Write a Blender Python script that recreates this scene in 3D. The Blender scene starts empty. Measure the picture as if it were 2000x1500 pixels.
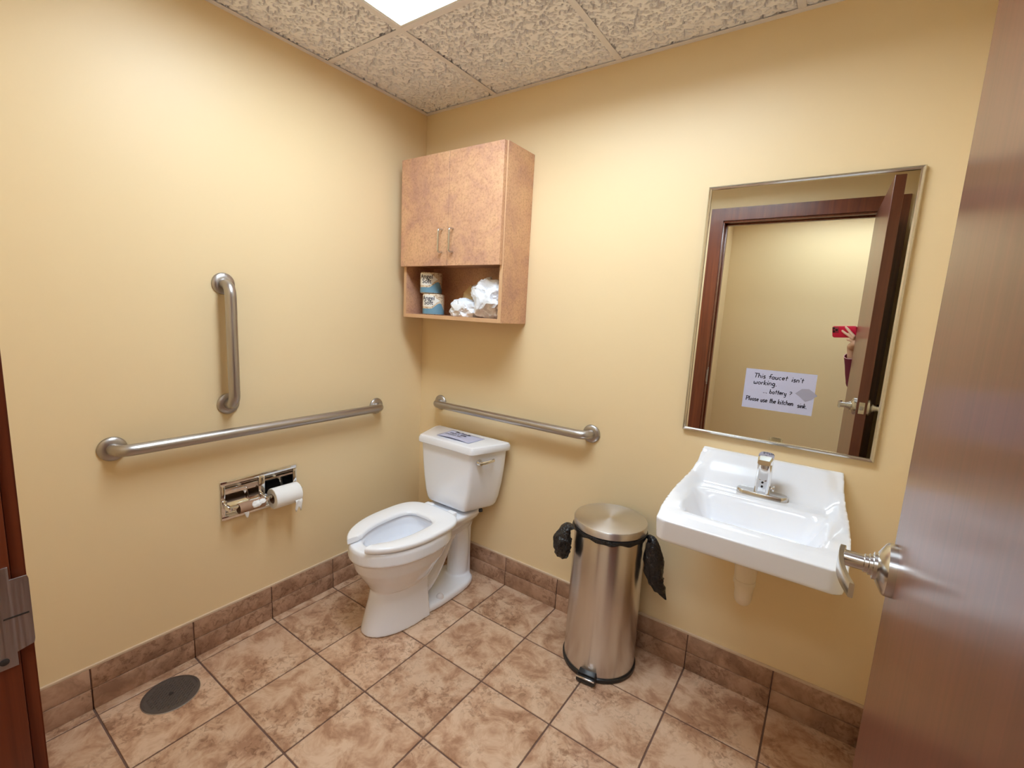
import bpy, bmesh, math, random
import numpy as np
from mathutils import Vector, Matrix, noise

# ------------------------------------------------------------------ camera
scene = bpy.context.scene
COL = scene.collection
CAM = Vector((1.9027, -1.8367, 1.3998))
YAW, PITCH, ROLL, FPX = -0.6057, -0.1527, 0.0530, 898.65
_f = Vector((math.sin(YAW)*math.cos(PITCH), math.cos(YAW)*math.cos(PITCH), math.sin(PITCH)))
_r = Vector((math.cos(YAW), -math.sin(YAW), 0))
_u = _r.cross(_f)
CR = math.cos(ROLL)*_r + math.sin(ROLL)*_u
CU = -math.sin(ROLL)*_r + math.cos(ROLL)*_u
CF = _f
cam_data = bpy.data.cameras.new('camera')
cam_data.sensor_fit = 'HORIZONTAL'
cam_data.sensor_width = 36.0
cam_data.lens = 36.0*FPX/2000.0
cam_data.clip_start = 0.004
cam = bpy.data.objects.new('camera', cam_data)
M = Matrix((CR, CU, -CF)).transposed().to_4x4()
M.translation = CAM
cam.matrix_world = M
COL.objects.link(cam)
scene.camera = cam

# ------------------------------------------------------------------ world, exposure
world = bpy.data.worlds.new('world')
world.use_nodes = True
world.node_tree.nodes['Background'].inputs[0].default_value = (0.9, 0.85, 0.75, 1)
world.node_tree.nodes['Background'].inputs[1].default_value = 0.05
scene.world = world
scene.view_settings.view_transform = 'Standard'
scene.view_settings.look = 'None'
scene.view_settings.gamma = 1.0
scene.view_settings.use_curve_mapping = False
scene.view_settings.exposure = 0.0
LAMP = 29.5          # strength of the room's ceiling light diffuser
HALL_LAMP = 17.0     # strength of the hall's ceiling light diffuser
scene.cycles.use_denoising = True
scene.cycles.use_light_tree = False
scene.cycles.max_bounces = 8
scene.cycles.diffuse_bounces = 5
scene.cycles.glossy_bounces = 5
scene.cycles.caustics_reflective = False
scene.cycles.caustics_refractive = False

# ------------------------------------------------------------------ room sizes
RX = 2.19            # right wall
FY = -1.759          # room face of the door wall
WT = 0.12            # its thickness
H = 2.396            # ceiling
HX0, HX1, HY = 0.985, 3.3, -3.0   # hall beyond the door
T = 0.3038           # floor tile module
TX0, TY0 = 0.0492, -0.2736
G = 0.6096
GX = [0.461, 0.461+G, 0.461+2*G]
GY = [-0.583, -0.583-G]
JL, JR, JH = 1.16, 2.065, 2.10    # door opening between the jambs, and its height

# ------------------------------------------------------------------ materials
def srgb(r, g, b):
    def c(v):
        v /= 255.0
        return v/12.92 if v <= 0.04045 else ((v+0.055)/1.055)**2.4
    return (c(r), c(g), c(b), 1)

def new_mat(name, col, rough=0.5, metal=0.0, coat=0.0, coat_rough=0.05, spec=0.5):
    m = bpy.data.materials.new(name); m.use_nodes = True
    b = m.node_tree.nodes['Principled BSDF']
    b.inputs['Base Color'].default_value = col
    b.inputs['Roughness'].default_value = rough
    b.inputs['Metallic'].default_value = metal
    b.inputs['Coat Weight'].default_value = coat
    b.inputs['Coat Roughness'].default_value = coat_rough
    b.inputs['Specular IOR Level'].default_value = spec
    m.diffuse_color = col
    return m

def N(m, kind, **kw):
    n = m.node_tree.nodes.new(kind)
    for k, v in kw.items():
        if k in n.inputs: n.inputs[k].default_value = v
        else: setattr(n, k, v)
    return n

def L(m, a, b): m.node_tree.links.new(a, b)

def bsdf(m): return m.node_tree.nodes['Principled BSDF']

def coords(m, scale=(1, 1, 1), shift=0.0):
    """world position, scaled; shift moves the pattern by a random amount per object"""
    g = N(m, 'ShaderNodeNewGeometry')
    src = g.outputs['Position']
    if shift:
        oi = N(m, 'ShaderNodeObjectInfo')
        mul = N(m, 'ShaderNodeMath', operation='MULTIPLY'); mul.inputs[1].default_value = shift
        L(m, oi.outputs['Random'], mul.inputs[0])
        add = N(m, 'ShaderNodeVectorMath', operation='ADD')
        L(m, src, add.inputs[0]); L(m, mul.outputs[0], add.inputs[1])
        src = add.outputs[0]
    mp = N(m, 'ShaderNodeMapping')
    mp.inputs['Scale'].default_value = scale
    L(m, src, mp.inputs['Vector'])
    return mp.outputs['Vector']

def noise_tex(m, vec, scale, detail=4, rough=0.5, dist=0.0):
    n = N(m, 'ShaderNodeTexNoise')
    n.inputs['Scale'].default_value = scale; n.inputs['Detail'].default_value = detail
    n.inputs['Roughness'].default_value = rough; n.inputs['Distortion'].default_value = dist
    L(m, vec, n.inputs['Vector'])
    return n.outputs['Fac']

def ramp(m, fac, stops):
    r = N(m, 'ShaderNodeValToRGB')
    e = r.color_ramp.elements
    while len(e) < len(stops): e.new(0.5)
    for k, (p, c) in enumerate(stops):
        e[k].position = p; e[k].color = c
    L(m, fac, r.inputs['Fac'])
    return r.outputs['Color']

def mix(m, fac, a, b, mode='MIX'):
    n = N(m, 'ShaderNodeMix', data_type='RGBA', blend_type=mode)
    for s, v in ((0, fac), (6, a), (7, b)):
        if hasattr(v, 'links'): L(m, v, n.inputs[s])
        else: n.inputs[s].default_value = v
    return n.outputs[2]

def bump(m, fac, strength, dist):
    b = N(m, 'ShaderNodeBump')
    b.inputs['Strength'].default_value = strength; b.inputs['Distance'].default_value = dist
    L(m, fac, b.inputs['Height']); L(m, b.outputs['Normal'], bsdf(m).inputs['Normal'])

def paint(name, col):
    m = new_mat(name, col, 0.42, spec=0.35)
    return m

def tile_mat(name, pale, mid, dark, rough=0.34):
    m = new_mat(name, mid, rough)
    v = coords(m, shift=37.0)
    big = noise_tex(m, v, 11, 4, 0.68, 0.5)
    fine = noise_tex(m, v, 48, 3, 0.68, 0.7)
    c1 = ramp(m, big, [(0.36, dark), (0.49, mid), (0.60, pale)])
    spots = ramp(m, fine, [(0.38, (0.55, 0.47, 0.42, 1)), (0.50, (1, 1, 1, 1))])
    oi = N(m, 'ShaderNodeObjectInfo')
    tone = ramp(m, oi.outputs['Random'], [(0.0, (0.90, 0.87, 0.84, 1)), (1.0, (1.04, 1.02, 1.0, 1))])
    msk = ramp(m, noise_tex(m, v, 4.5, 1, 0.5, 0.3), [(0.42, (0, 0, 0, 1)), (0.58, (0.8, 0.8, 0.8, 1))])
    c2 = mix(m, msk, c1, mix(m, 1.0, c1, spots, 'MULTIPLY'))
    L(m, mix(m, 1.0, c2, tone, 'MULTIPLY'), bsdf(m).inputs['Base Color'])
    return m

def wood_mat(name, c0, c1, grain=(55, 55, 1.6), rough=0.38, coat=0.5, coat_rough=0.16):
    m = new_mat(name, c0, rough, coat=coat, coat_rough=coat_rough)
    v = coords(m, grain)
    a = noise_tex(m, v, 1.0, 6, 0.6, 0.8)
    big = noise_tex(m, coords(m, (3, 3, 0.8)), 1.5, 3)
    c = ramp(m, a, [(0.3, c0), (0.7, c1)])
    shade = ramp(m, big, [(0.3, (0.86, 0.84, 0.82, 1)), (0.7, (1.08, 1.08, 1.06, 1))])
    L(m, mix(m, 1.0, c, shade, 'MULTIPLY'), bsdf(m).inputs['Base Color'])
    return m

def laminate(name):
    m = new_mat(name, srgb(205, 150, 105), 0.42)
    v = coords(m)
    big = noise_tex(m, v, 7, 4, 0.6, 0.4)
    fine = noise_tex(m, v, 120, 4, 0.7)
    c = ramp(m, big, [(0.34, srgb(186, 142, 120)), (0.5, srgb(204, 158, 126)), (0.66, srgb(214, 170, 132))])
    s = ramp(m, fine, [(0.34, (0.78, 0.72, 0.66, 1)), (0.5, (1, 1, 1, 1)), (0.66, (1.08, 1.07, 1.05, 1))])
    L(m, mix(m, 1.0, c, s, 'MULTIPLY'), bsdf(m).inputs['Base Color'])
    return m

def brushed(name, col, rough, scale=(400, 400, 6)):
    m = new_mat(name, col, rough, 1.0)
    n = noise_tex(m, coords(m, scale), 1.0, 2)
    r = ramp(m, n, [(0.3, (rough*0.8,)*3+(1,)), (0.7, (rough*1.25,)*3+(1,))])
    L(m, r, bsdf(m).inputs['Roughness'])
    return m

M_wall = paint('yellow_paint', srgb(236, 212, 169))
M_tile = tile_mat('tan_floor_tile', srgb(214, 184, 158), srgb(199, 163, 135), srgb(168, 127, 100))
M_base = tile_mat('brown_base_tile', srgb(188, 154, 130), srgb(172, 137, 113), srgb(148, 114, 92), 0.3)
M_grout = new_mat('brown_grout', srgb(112, 84, 72), 0.85)
M_caulk = new_mat('pale_caulk', srgb(214, 190, 164), 0.6)
M_ctile = new_mat('ceiling_tile', srgb(250, 248, 254), 0.95, spec=0.1)
M_cgrid = new_mat('grid_metal_white', srgb(232, 228, 234), 0.45)
M_white = new_mat('white_enamel', srgb(240, 242, 242), 0.35)
M_porc = new_mat('white_porcelain', srgb(240, 242, 249), 0.12, coat=0.6, coat_rough=0.03)
M_seat = new_mat('white_seat_plastic', srgb(244, 245, 250), 0.22)
M_steel = brushed('brushed_stainless', (0.46, 0.43, 0.41, 1), 0.36)
M_can = new_mat('brushed_can_steel', (0.66, 0.63, 0.61, 1), 0.27, 1.0)
def spin(m):
    b = bsdf(m); b.inputs['Anisotropic'].default_value = 0.75; b.inputs['Anisotropic Rotation'].default_value = 0.25
    g = N(m, 'ShaderNodeTangent', direction_type='RADIAL', axis='Z')
    L(m, g.outputs[0], b.inputs['Tangent'])
    return m
spin(M_can)
M_nickel = new_mat('satin_nickel', (0.64, 0.63, 0.61, 1), 0.22, 1.0)
M_dull = brushed('dull_bronze_steel', (0.46, 0.40, 0.38, 1), 0.5)
M_chrome = new_mat('chrome', (0.80, 0.80, 0.80, 1), 0.05, 1.0)
M_polish = new_mat('polished_frame_steel', (0.66, 0.64, 0.60, 1), 0.14, 1.0)
M_mirror = new_mat('mirror_glass', (0.82, 0.84, 0.80, 1), 0.0, 1.0)
M_maho = wood_mat('mahogany_door', srgb(94, 44, 31), srgb(112, 56, 40), (70, 70, 2.2), 0.4, 0.5, 0.2)
M_case = wood_mat('mahogany_trim', srgb(98, 42, 22), srgb(132, 64, 34), rough=0.35)
M_lam = laminate('mottled_laminate')
M_lamedge = new_mat('tan_edge_band', srgb(208, 166, 126), 0.5)
M_black = new_mat('black_plastic', (0.012, 0.012, 0.013, 1), 0.3)
M_bagblk = new_mat('black_bag_film', (0.012, 0.011, 0.012, 1), 0.22)
bump(M_bagblk, noise_tex(M_bagblk, coords(M_bagblk), 55, 3, 0.6, 1.2), 0.7, 0.01)
M_bagwht = new_mat('white_bag_film', srgb(232, 236, 244), 0.3)
bump(M_bagwht, noise_tex(M_bagwht, coords(M_bagwht), 40, 3, 0.6, 1.0), 0.5, 0.01)
M_kraft = new_mat('kraft_paper', srgb(196, 168, 124), 0.8)
M_card = new_mat('brown_cardboard', srgb(164, 130, 106), 0.85)
M_tissue = new_mat('white_tissue', srgb(244, 244, 244), 0.9)
bump(M_tissue, noise_tex(M_tissue, coords(M_tissue), 300, 2), 0.15, 0.002)
M_note = new_mat('lavender_note_paper', srgb(190, 190, 214), 0.75)
M_tape = new_mat('frosted_tape', srgb(160, 158, 176), 0.35)
M_ink = new_mat('dark_ink', srgb(30, 28, 46), 0.7)
M_iron = new_mat('grey_cast_cover', srgb(96, 86, 80), 0.42, 0.35)
M_irondk = new_mat('dark_cover_gap', srgb(52, 44, 40), 0.7)
M_bolt = new_mat('pale_bolt_cap', srgb(226, 222, 224), 0.3)
M_pvc = new_mat('white_pipe_wrap', srgb(236, 222, 200), 0.55)
M_bowl_in = M_porc
M_red = new_mat('red_phone_case', srgb(206, 24, 62), 0.35)
M_redgl = new_mat('red_camera_plate', srgb(150, 40, 60), 0.15)
M_lens = new_mat('black_lens_glass', (0.01, 0.01, 0.012, 1), 0.05)
M_screen = new_mat('dark_phone_screen', (0.01, 0.01, 0.012, 1), 0.05)
M_skin = new_mat('skin', srgb(222, 176, 148), 0.5)
M_burg = new_mat('burgundy_cloth', srgb(112, 34, 56), 0.85)
M_trous = new_mat('dark_denim', srgb(40, 42, 56), 0.9)
M_hair = new_mat('brown_hair', srgb(60, 40, 28), 0.6)
M_cuff = new_mat('pink_cuff_piping', srgb(214, 160, 170), 0.7)
M_wrapcream = new_mat('cream_wrapper', srgb(214, 190, 160), 0.6)
_v = coords(M_wrapcream)
L(M_wrapcream, ramp(M_wrapcream, noise_tex(M_wrapcream, _v, 130, 2, 0.5), [(0.36, srgb(160, 118, 84)), (0.46, srgb(220, 200, 172))]), bsdf(M_wrapcream).inputs['Base Color'])
M_wrapblue = new_mat('blue_wrapper_band', srgb(104, 146, 170), 0.6)
M_wrapwhite = new_mat('white_wrapper_print', srgb(238, 236, 230), 0.6)
M_wrapink = new_mat('navy_wrapper_print', srgb(40, 44, 62), 0.6)
M_water = new_mat('bowl_water', srgb(214, 220, 214), 0.03)
M_lampm = bpy.data.materials.new('lamp_diffuser'); M_lampm.use_nodes = True
def lamp_mat(name, strength):
    m = bpy.data.materials.new(name); m.use_nodes = True
    nt = m.node_tree; nt.nodes.remove(nt.nodes['Principled BSDF'])
    e = nt.nodes.new('ShaderNodeEmission')
    e.inputs[0].default_value = (0.76, 0.89, 1.0, 1); e.inputs[1].default_value = strength
    nt.links.new(e.outputs[0], nt.nodes['Material Output'].inputs[0])
    return m
M_lamp = lamp_mat('lit_diffuser', LAMP)
M_lamp2 = lamp_mat('lit_hall_diffuser', HALL_LAMP)

# ------------------------------------------------------------------ building helpers
def wloc(o):
    v = Vector((0, 0, 0))
    while o: v += o.location; o = o.parent
    return v

def link_mesh(name, me, mat, parent=None, smooth=None):
    """me holds world coordinates; the object gets its own origin"""
    n = len(me.vertices)
    co = np.empty(n*3, np.float32); me.vertices.foreach_get('co', co); co = co.reshape(-1, 3)
    lo, hi = co.min(0), co.max(0)
    c = Vector(((lo[0]+hi[0])/2, (lo[1]+hi[1])/2, lo[2] if parent is None else (lo[2]+hi[2])/2))
    co -= np.array(c, np.float32)
    me.vertices.foreach_set('co', co.ravel())
    me.update()
    if smooth is not None:
        me.shade_smooth()
        if smooth < 180: me.set_sharp_from_angle(angle=math.radians(smooth))
    o = bpy.data.objects.new(name, me)
    if isinstance(mat, (list, tuple)):
        for m in mat: me.materials.append(m)
    else: me.materials.append(mat)
    COL.objects.link(o)
    if parent:
        o.parent = parent
        o.location = c - wloc(parent)
    else: o.location = c
    return o

def obj(name, bm, mat, parent=None, smooth=35):
    bmesh.ops.recalc_face_normals(bm, faces=bm.faces[:])
    me = bpy.data.meshes.new(name); bm.to_mesh(me); bm.free()
    return link_mesh(name, me, mat, parent, smooth)

def tag(o, label, cat, group=None):
    o['label'] = label; o['category'] = cat
    if group: o['group'] = group
    return o

def struct(o, label=None):
    o['kind'] = 'structure'
    if label: o['label'] = label
    return o

def thing(name, label, cat, loc, group=None):
    o = bpy.data.objects.new(name, None); COL.objects.link(o)
    o.location = loc; o.empty_display_size = 0.05
    return tag(o, label, cat, group)

def sempty(name, label, loc=(0, 0, 0)):
    o = bpy.data.objects.new(name, None); COL.objects.link(o); o.location = loc
    return struct(o, label)

def copy_piece(src, loc, parent):
    c = src.copy(); COL.objects.link(c); c.parent = parent
    c.location = Vector(loc) - (wloc(parent) if parent else Vector((0, 0, 0)))
    return c

def BM(): return bmesh.new()

def add_box(bm, lo, hi, bev=0.0, seg=2):
    lo = Vector(lo); hi = Vector(hi)
    r = bmesh.ops.create_cube(bm, size=1.0)
    vs = r['verts']
    for v in vs:
        v.co = Vector([(lo[k]+hi[k])/2 + v.co[k]*(hi[k]-lo[k]) for k in range(3)])
    if bev > 0:
        es = list({e for v in vs for e in v.link_edges})
        bmesh.ops.bevel(bm, geom=es, offset=bev, segments=seg, affect='EDGES', profile=0.5)
    return vs

def box(name, lo, hi, mat, parent=None, bev=0.0, seg=2):
    bm = BM(); add_box(bm, lo, hi, bev, seg)
    return obj(name, bm, mat, parent, 35)

def add_rings(bm, rings, close=True, cap0=True, cap1=True):
    vr = [[bm.verts.new(p) for p in ring] for ring in rings]
    n = len(vr[0])
    for a, b in zip(vr[:-1], vr[1:]):
        for k in range(n if close else n-1):
            q = [a[k], a[(k+1) % n], b[(k+1) % n], b[k]]
            bm.faces.new(q)
    if cap0: bm.faces.new(vr[0][::-1])
    if cap1: bm.faces.new(vr[-1])
    return vr

def frame_of(d):
    d = Vector(d).normalized()
    a = Vector((0, 0, 1)) if abs(d.z) < 0.9 else Vector((1, 0, 0))
    x = a.cross(d).normalized(); y = d.cross(x)
    return x, y, d

def add_lathe(bm, prof, origin, axis=(0, 0, 1), seg=32, cap0=True, cap1=True):
    """prof: (radius, distance along axis)"""
    x, y, d = frame_of(axis); o = Vector(origin)
    rings = [[o + d*h + (x*math.cos(2*math.pi*k/seg) + y*math.sin(2*math.pi*k/seg))*max(r, 1e-5) for k in range(seg)] for r, h in prof]
    return add_rings(bm, rings, True, cap0, cap1)

def add_tube(bm, pts, rad, seg=14, caps=True, flat=None):
    """sweep a circle along pts with parallel transport; rad may be a list; flat=(vector, factor) squashes"""
    pts = [Vector(p) for p in pts]
    n = len(pts)
    rads = rad if isinstance(rad, (list, tuple)) else [rad]*n
    tang = []
    for i in range(n):
        a = pts[max(i-1, 0)]; b = pts[min(i+1, n-1)]
        tang.append((b-a).normalized())
    x, y, d = frame_of(tang[0])
    rings = []
    for i in range(n):
        t = tang[i]
        if i:
            q = tang[i-1].rotation_difference(t)
            x = q @ x; y = q @ y
        ring = []
        for k in range(seg):
            off = (x*math.cos(2*math.pi*k/seg) + y*math.sin(2*math.pi*k/seg))*rads[i]
            if flat:
                fv = Vector(flat[0]).normalized(); off = off - fv*off.dot(fv)*(1-flat[1])
            ring.append(pts[i]+off)
        rings.append(ring)
    return add_rings(bm, rings, True, caps, caps)

def smooth_path(pts, n=8):
    """Catmull-Rom through pts"""
    P = [Vector(p) for p in pts]; P = [P[0]*2-P[1]] + P + [P[-1]*2-P[-2]]
    out = []
    for i in range(1, len(P)-2):
        for k in range(n):
            t = k/n
            a, b, c, d = P[i-1], P[i], P[i+1], P[i+2]
            out.append(0.5*((2*b)+(c-a)*t+(2*a-5*b+4*c-d)*t*t+(-a+3*b-3*c+d)*t**3))
    out.append(P[-2])
    return out

def fillet_path(pts, r, n=8):
    P = [Vector(p) for p in pts]; out = [P[0]]
    for i in range(1, len(P)-1):
        a = (P[i-1]-P[i]).normalized(); b = (P[i+1]-P[i]).normalized()
        for k in range(n+1):
            t = k/n
            out.append(P[i] + a*r*(1-t)**2 + b*r*t*t)
    out.append(P[-1])
    return out

def remesh(bm, voxel, smooth=6, factor=0.5):
    """fuse overlapping closed pieces of one body into a single surface"""
    bmesh.ops.recalc_face_normals(bm, faces=bm.faces[:])
    me = bpy.data.meshes.new('tmp'); bm.to_mesh(me); bm.free()
    o = bpy.data.objects.new('tmp', me); COL.objects.link(o)
    r = o.modifiers.new('r', 'REMESH'); r.mode = 'VOXEL'; r.voxel_size = voxel
    if smooth:
        s = o.modifiers.new('s', 'SMOOTH'); s.iterations = smooth; s.factor = factor
    dg = bpy.context.evaluated_depsgraph_get()
    res = bpy.data.meshes.new_from_object(o.evaluated_get(dg))
    bpy.data.objects.remove(o); bpy.data.meshes.remove(me)
    return res

def ss(a, b, x):
    t = min(1, max(0, (x-a)/(b-a))); return t*t*(3-2*t)

def grid_obj(name, nx, ny, fn, mat, parent=None, thick=0.0, smooth=180):
    """sheet given by fn(u,v) -> point, optionally with thickness along its normal"""
    bm = BM()
    P = [[Vector(fn(i/nx, j/ny)) for j in range(ny+1)] for i in range(nx+1)]
    V = [[bm.verts.new(p) for p in row] for row in P]
    for i in range(nx):
        for j in range(ny):
            bm.faces.new((V[i][j], V[i+1][j], V[i+1][j+1], V[i][j+1]))
    if thick:
        bmesh.ops.recalc_face_normals(bm, faces=bm.faces[:])
        bmesh.ops.solidify(bm, geom=bm.faces[:], thickness=thick)
    return obj(name, bm, mat, parent, smooth)

# ------------------------------------------------------------------ walls
def wall_slab(name, rects, to3, label, mat=None):
    """rects in wall coordinates (a0,b0,a1,b1), each a slab; to3(a,b,depth)"""
    bm = BM()
    for a0, b0, a1, b1 in rects:
        p = [to3(a, b, d) for a in (a0, a1) for b in (b0, b1) for d in (0, WT)]
        lo = [min(q[k] for q in p) for k in range(3)]; hi = [max(q[k] for q in p) for k in range(3)]
        add_box(bm, lo, hi)
    return struct(obj(name, bm, mat or M_wall, None, None), label)

wall_slab('wall_back', [(-WT, 0, RX+WT, H+0.18)], lambda a, b, d: (a, d, b), 'yellow painted wall behind the toilet and the sink')
# toilet paper holder recess in the left wall
TPY0, TPY1, TPZ0, TPZ1 = -1.066, -0.755, 0.522, 0.682
hy0, hy1, hz0, hz1 = TPY0+0.012, TPY1-0.012, TPZ0+0.012, TPZ1-0.012
wall_slab('wall_left', [(FY-WT, 0, hy0, H+0.18), (hy1, 0, 0, H+0.18), (hy0, 0, hy1, hz0), (hy0, hz1, hy1, H+0.18)],
          lambda a, b, d: (-d, a, b), 'yellow painted wall carrying the grab bars')
wall_slab('wall_right', [(FY-WT, 0, 0, H+0.18)], lambda a, b, d: (RX+d, a, b), 'yellow painted wall behind the open door')
wall_slab('wall_front', [(0, 0, JL-0.02, H+0.18), (JR+0.02, 0, HX1, H+0.18), (JL-0.02, JH+0.02, JR+0.02, H+0.18)],
          lambda a, b, d: (a, FY-d, b), 'yellow painted wall around the doorway')
wall_slab('wall_hall', [(HX0-WT, 0, HX1+WT, H+0.18)], lambda a, b, d: (a, HY-d, b), 'yellow hall wall seen in the mirror through the doorway')
wall_slab('wall_hall_left', [(HY, 0, FY-WT, H+0.18)], lambda a, b, d: (HX0-d, a, b), 'yellow end wall of the hall beside the doorway')
wall_slab('wall_hall_right', [(HY, 0, FY-WT, H+0.18)], lambda a, b, d: (HX1+d, a, b), 'yellow far end wall of the hall')

# ------------------------------------------------------------------ floor
random.seed(4)
floor = struct(box('floor', (-WT, HY-WT, -0.10), (HX1+WT, WT, -0.0035), M_grout), 'tan square tile floor with brown grout')
GR = 0.0028
def floor_tile(x0, y0, x1, y1):
    return box('tile', (x0+GR, y0+GR, -0.006), (x1-GR, y1-GR, 0.0), M_tile, floor, 0.0012, 1)
xs = [0.0] + [TX0+i*T for i in range(8)]
xs = [x for x in xs if x < RX-0.02] + [RX]
ys = [0.0] + [TY0-j*T for j in range(6)]
ys = [y for y in ys if y > FY-WT+0.02] + [FY-WT]
full = None
for i in range(len(xs)-1):
    for j in range(len(ys)-1):
        x0, x1, y1, y0 = xs[i], xs[i+1], ys[j], ys[j+1]
        if y0 < FY:      # row that runs into the doorway
            x0 = max(x0, JL-0.02) if y1 <= FY else x0
        if abs(x1-x0-T) < 1e-4 and abs(y1-y0-T) < 1e-4:
            if full is None: full = floor_tile(x0, y0, x1, y1)
            else: copy_piece(full, ((x0+x1)/2, (y0+y1)/2, -0.003), floor)
        elif x1-x0 > 0.01: floor_tile(x0, y0, x1, y1)
hx = HX0
while hx < HX1-0.01:
    hy = FY-WT
    while hy > HY+0.01:
        x1, y0 = min(hx+T, HX1), max(hy-T, HY)
        if x1-hx > T-1e-4 and hy-y0 > T-1e-4: copy_piece(full, ((hx+x1)/2, (hy+y0)/2, -0.003), floor)
        else: floor_tile(hx, y0, x1, hy)
        hy -= T
    hx += T

# ------------------------------------------------------------------ tile base
BH, BT = 0.151, 0.009
def base_run(name, cuts, to3, label):
    """cuts along the wall; to3(a, depth, z)"""
    def bx(nm, a0, a1, d0, d1, z0, z1, mat, par, bev=0.0):
        p = [to3(a, d, z) for a in (a0, a1) for d in (d0, d1) for z in (z0, z1)]
        return box(nm, [min(q[k] for q in p) for k in range(3)], [max(q[k] for q in p) for k in range(3)], mat, par, bev)
    par = struct(bx(name, cuts[0], cuts[-1], 0.0, BT-0.004, 0.0, BH-0.001, M_grout, None), label)
    for a0, a1 in zip(cuts[:-1], cuts[1:]):
        if abs(a1-a0) < 0.008: continue
        s = 1 if a1 > a0 else -1
        g = s*0.0018
        bx('base_tile', a0+g, a1-g, 0.0005, BT+0.0022, 0.0003, 0.0752, M_base, par, 0.0014)
        bx('base_tile', a0+g, a1-g, 0.0005, BT, 0.0764, BH, M_base, par, 0.0025)
    bx('caulk_bead', cuts[0], cuts[-1], 0.0, 0.0085, BH-0.0005, BH+0.0085, M_caulk, par, 0.001)
    return par
base_run('baseboard_back', [BT] + [TX0+i*T for i in range(8) if TX0+i*T < RX-0.02] + [RX], lambda a, d, z: (a, -d, z), 'two-row brown tile base under the back wall')
base_run('baseboard_left', [-BT] + [TY0-j*T for j in range(5)] + [FY], lambda a, d, z: (d, a, z), 'two-row brown tile base along the grab bar wall')
base_run('baseboard_right', [-BT] + [TY0-j*T for j in range(5)] + [FY], lambda a, d, z: (RX-d, a, z), 'two-row brown tile base behind the open door')
base_run('baseboard_front', [BT] + [TX0+i*T for i in range(4) if TX0+i*T < 1.0] + [1.066], lambda a, d, z: (a, FY+d, z), 'two-row brown tile base beside the doorway')

# ------------------------------------------------------------------ ceiling
ceiling = struct(box('ceiling', (-WT, HY-WT, H+0.15), (HX1+WT, WT, H+0.20), M_cgrid), 'suspended ceiling of rough textured tiles')
rng = np.random.RandomState(7)
LAT = rng.rand(256, 256).astype(np.float32)
def vnoise(x, y):
    xi = np.floor(x).astype(int); yi = np.floor(y).astype(int)
    fx = x-xi; fy = y-yi
    fx = fx*fx*(3-2*fx); fy = fy*fy*(3-2*fy)
    a = LAT[xi % 256, yi % 256]; b = LAT[(xi+1) % 256, yi % 256]
    c = LAT[xi % 256, (yi+1) % 256]; d = LAT[(xi+1) % 256, (yi+1) % 256]
    return (a*(1-fx)+b*fx)*(1-fy)+(c*(1-fx)+d*fx)*fy
def ceiling_tile(x0, y0, x1, y1, step=0.0027):
    nx = max(2, int((x1-x0)/step)); ny = max(2, int((y1-y0)/step))
    X, Y = np.meshgrid(np.linspace(x0, x1, nx+1), np.linspace(y0, y1, ny+1), indexing='ij')
    wx = X + 0.004*vnoise(X*150+9, Y*150); wy = Y + 0.004*vnoise(X*150, Y*150+31)
    n = 0.6*vnoise(wx*108, wy*155) + 0.4*vnoise(wx*220+50, wy*260+17)
    t = np.clip((n-0.55)/0.07, 0, 1); pit = t*t*(3-2*t)
    Z = H + 0.003 + 0.020*pit + 0.0015*vnoise(X*90+3, Y*90+5)
    edge = np.minimum.reduce([X-x0, x1-X, Y-y0, y1-Y])
    v = np.stack([X, Y, Z], -1).reshape(-1, 3)
    idx = np.arange((nx+1)*(ny+1)).reshape(nx+1, ny+1)
    f = np.stack([idx[:-1, :-1], idx[:-1, 1:], idx[1:, 1:], idx[1:, :-1]], -1).reshape(-1, 4)
    me = bpy.data.meshes.new('ceiling_tile')
    me.vertices.add(len(v)); me.vertices.foreach_set('co', v.ravel().astype(np.float32))
    me.loops.add(f.size); me.loops.foreach_set('vertex_index', f.ravel().astype(np.int32))
    me.polygons.add(len(f)); me.polygons.foreach_set('loop_start', np.arange(0, f.size, 4, dtype=np.int32))
    me.update(calc_edges=True); me.validate()
    return link_mesh('ceiling_tile', me, M_ctile, ceiling, 180)
cxs = [0.0]+GX+[RX]; cys = [0.0]+GY+[FY]
for i in range(4):
    for j in range(3):
        if j == 1 and i in (1, 2): continue       # the light fixture lies here
        ceiling_tile(cxs[i]+0.001, cys[j+1]+0.001, cxs[i+1]-0.001, cys[j]-0.001)
def grid_bar(x0, y0, x1, y1):
    bm = BM()
    if x0 == x1:
        add_box(bm, (x0-0.012, y0, H-0.0005), (x0+0.012, y1, H+0.0015), 0.0006, 1); add_box(bm, (x0-0.001, y0, H+0.001), (x0+0.001, y1, H+0.038))
    else:
        add_box(bm, (x0, y0-0.012, H-0.0003), (x1, y0+0.012, H+0.0013), 0.0006, 1); add_box(bm, (x0, y0-0.001, H+0.001), (x1, y0+0.001, H+0.038))
    return obj('grid_bar', bm, M_cgrid, ceiling, None)
for y in GY: grid_bar(0, y, RX, y)
grid_bar(GX[0], FY, GX[0], 0); grid_bar(GX[2], FY, GX[2], 0)
grid_bar(GX[1], GY[0], GX[1], 0); grid_bar(GX[1], FY, GX[1], GY[1])
for lo, hi in (((0, -0.022, H-0.001), (RX, 0, H+0.001)), ((0, FY, H-0.001), (0.022, -0.022, H+0.001)), ((RX-0.022, FY, H-0.001), (RX, -0.022, H+0.001)), ((0.022, FY, H-0.001), (RX-0.022, FY+0.022, H+0.001))):
    box('wall_angle', lo, hi, M_cgrid, ceiling)
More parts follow.
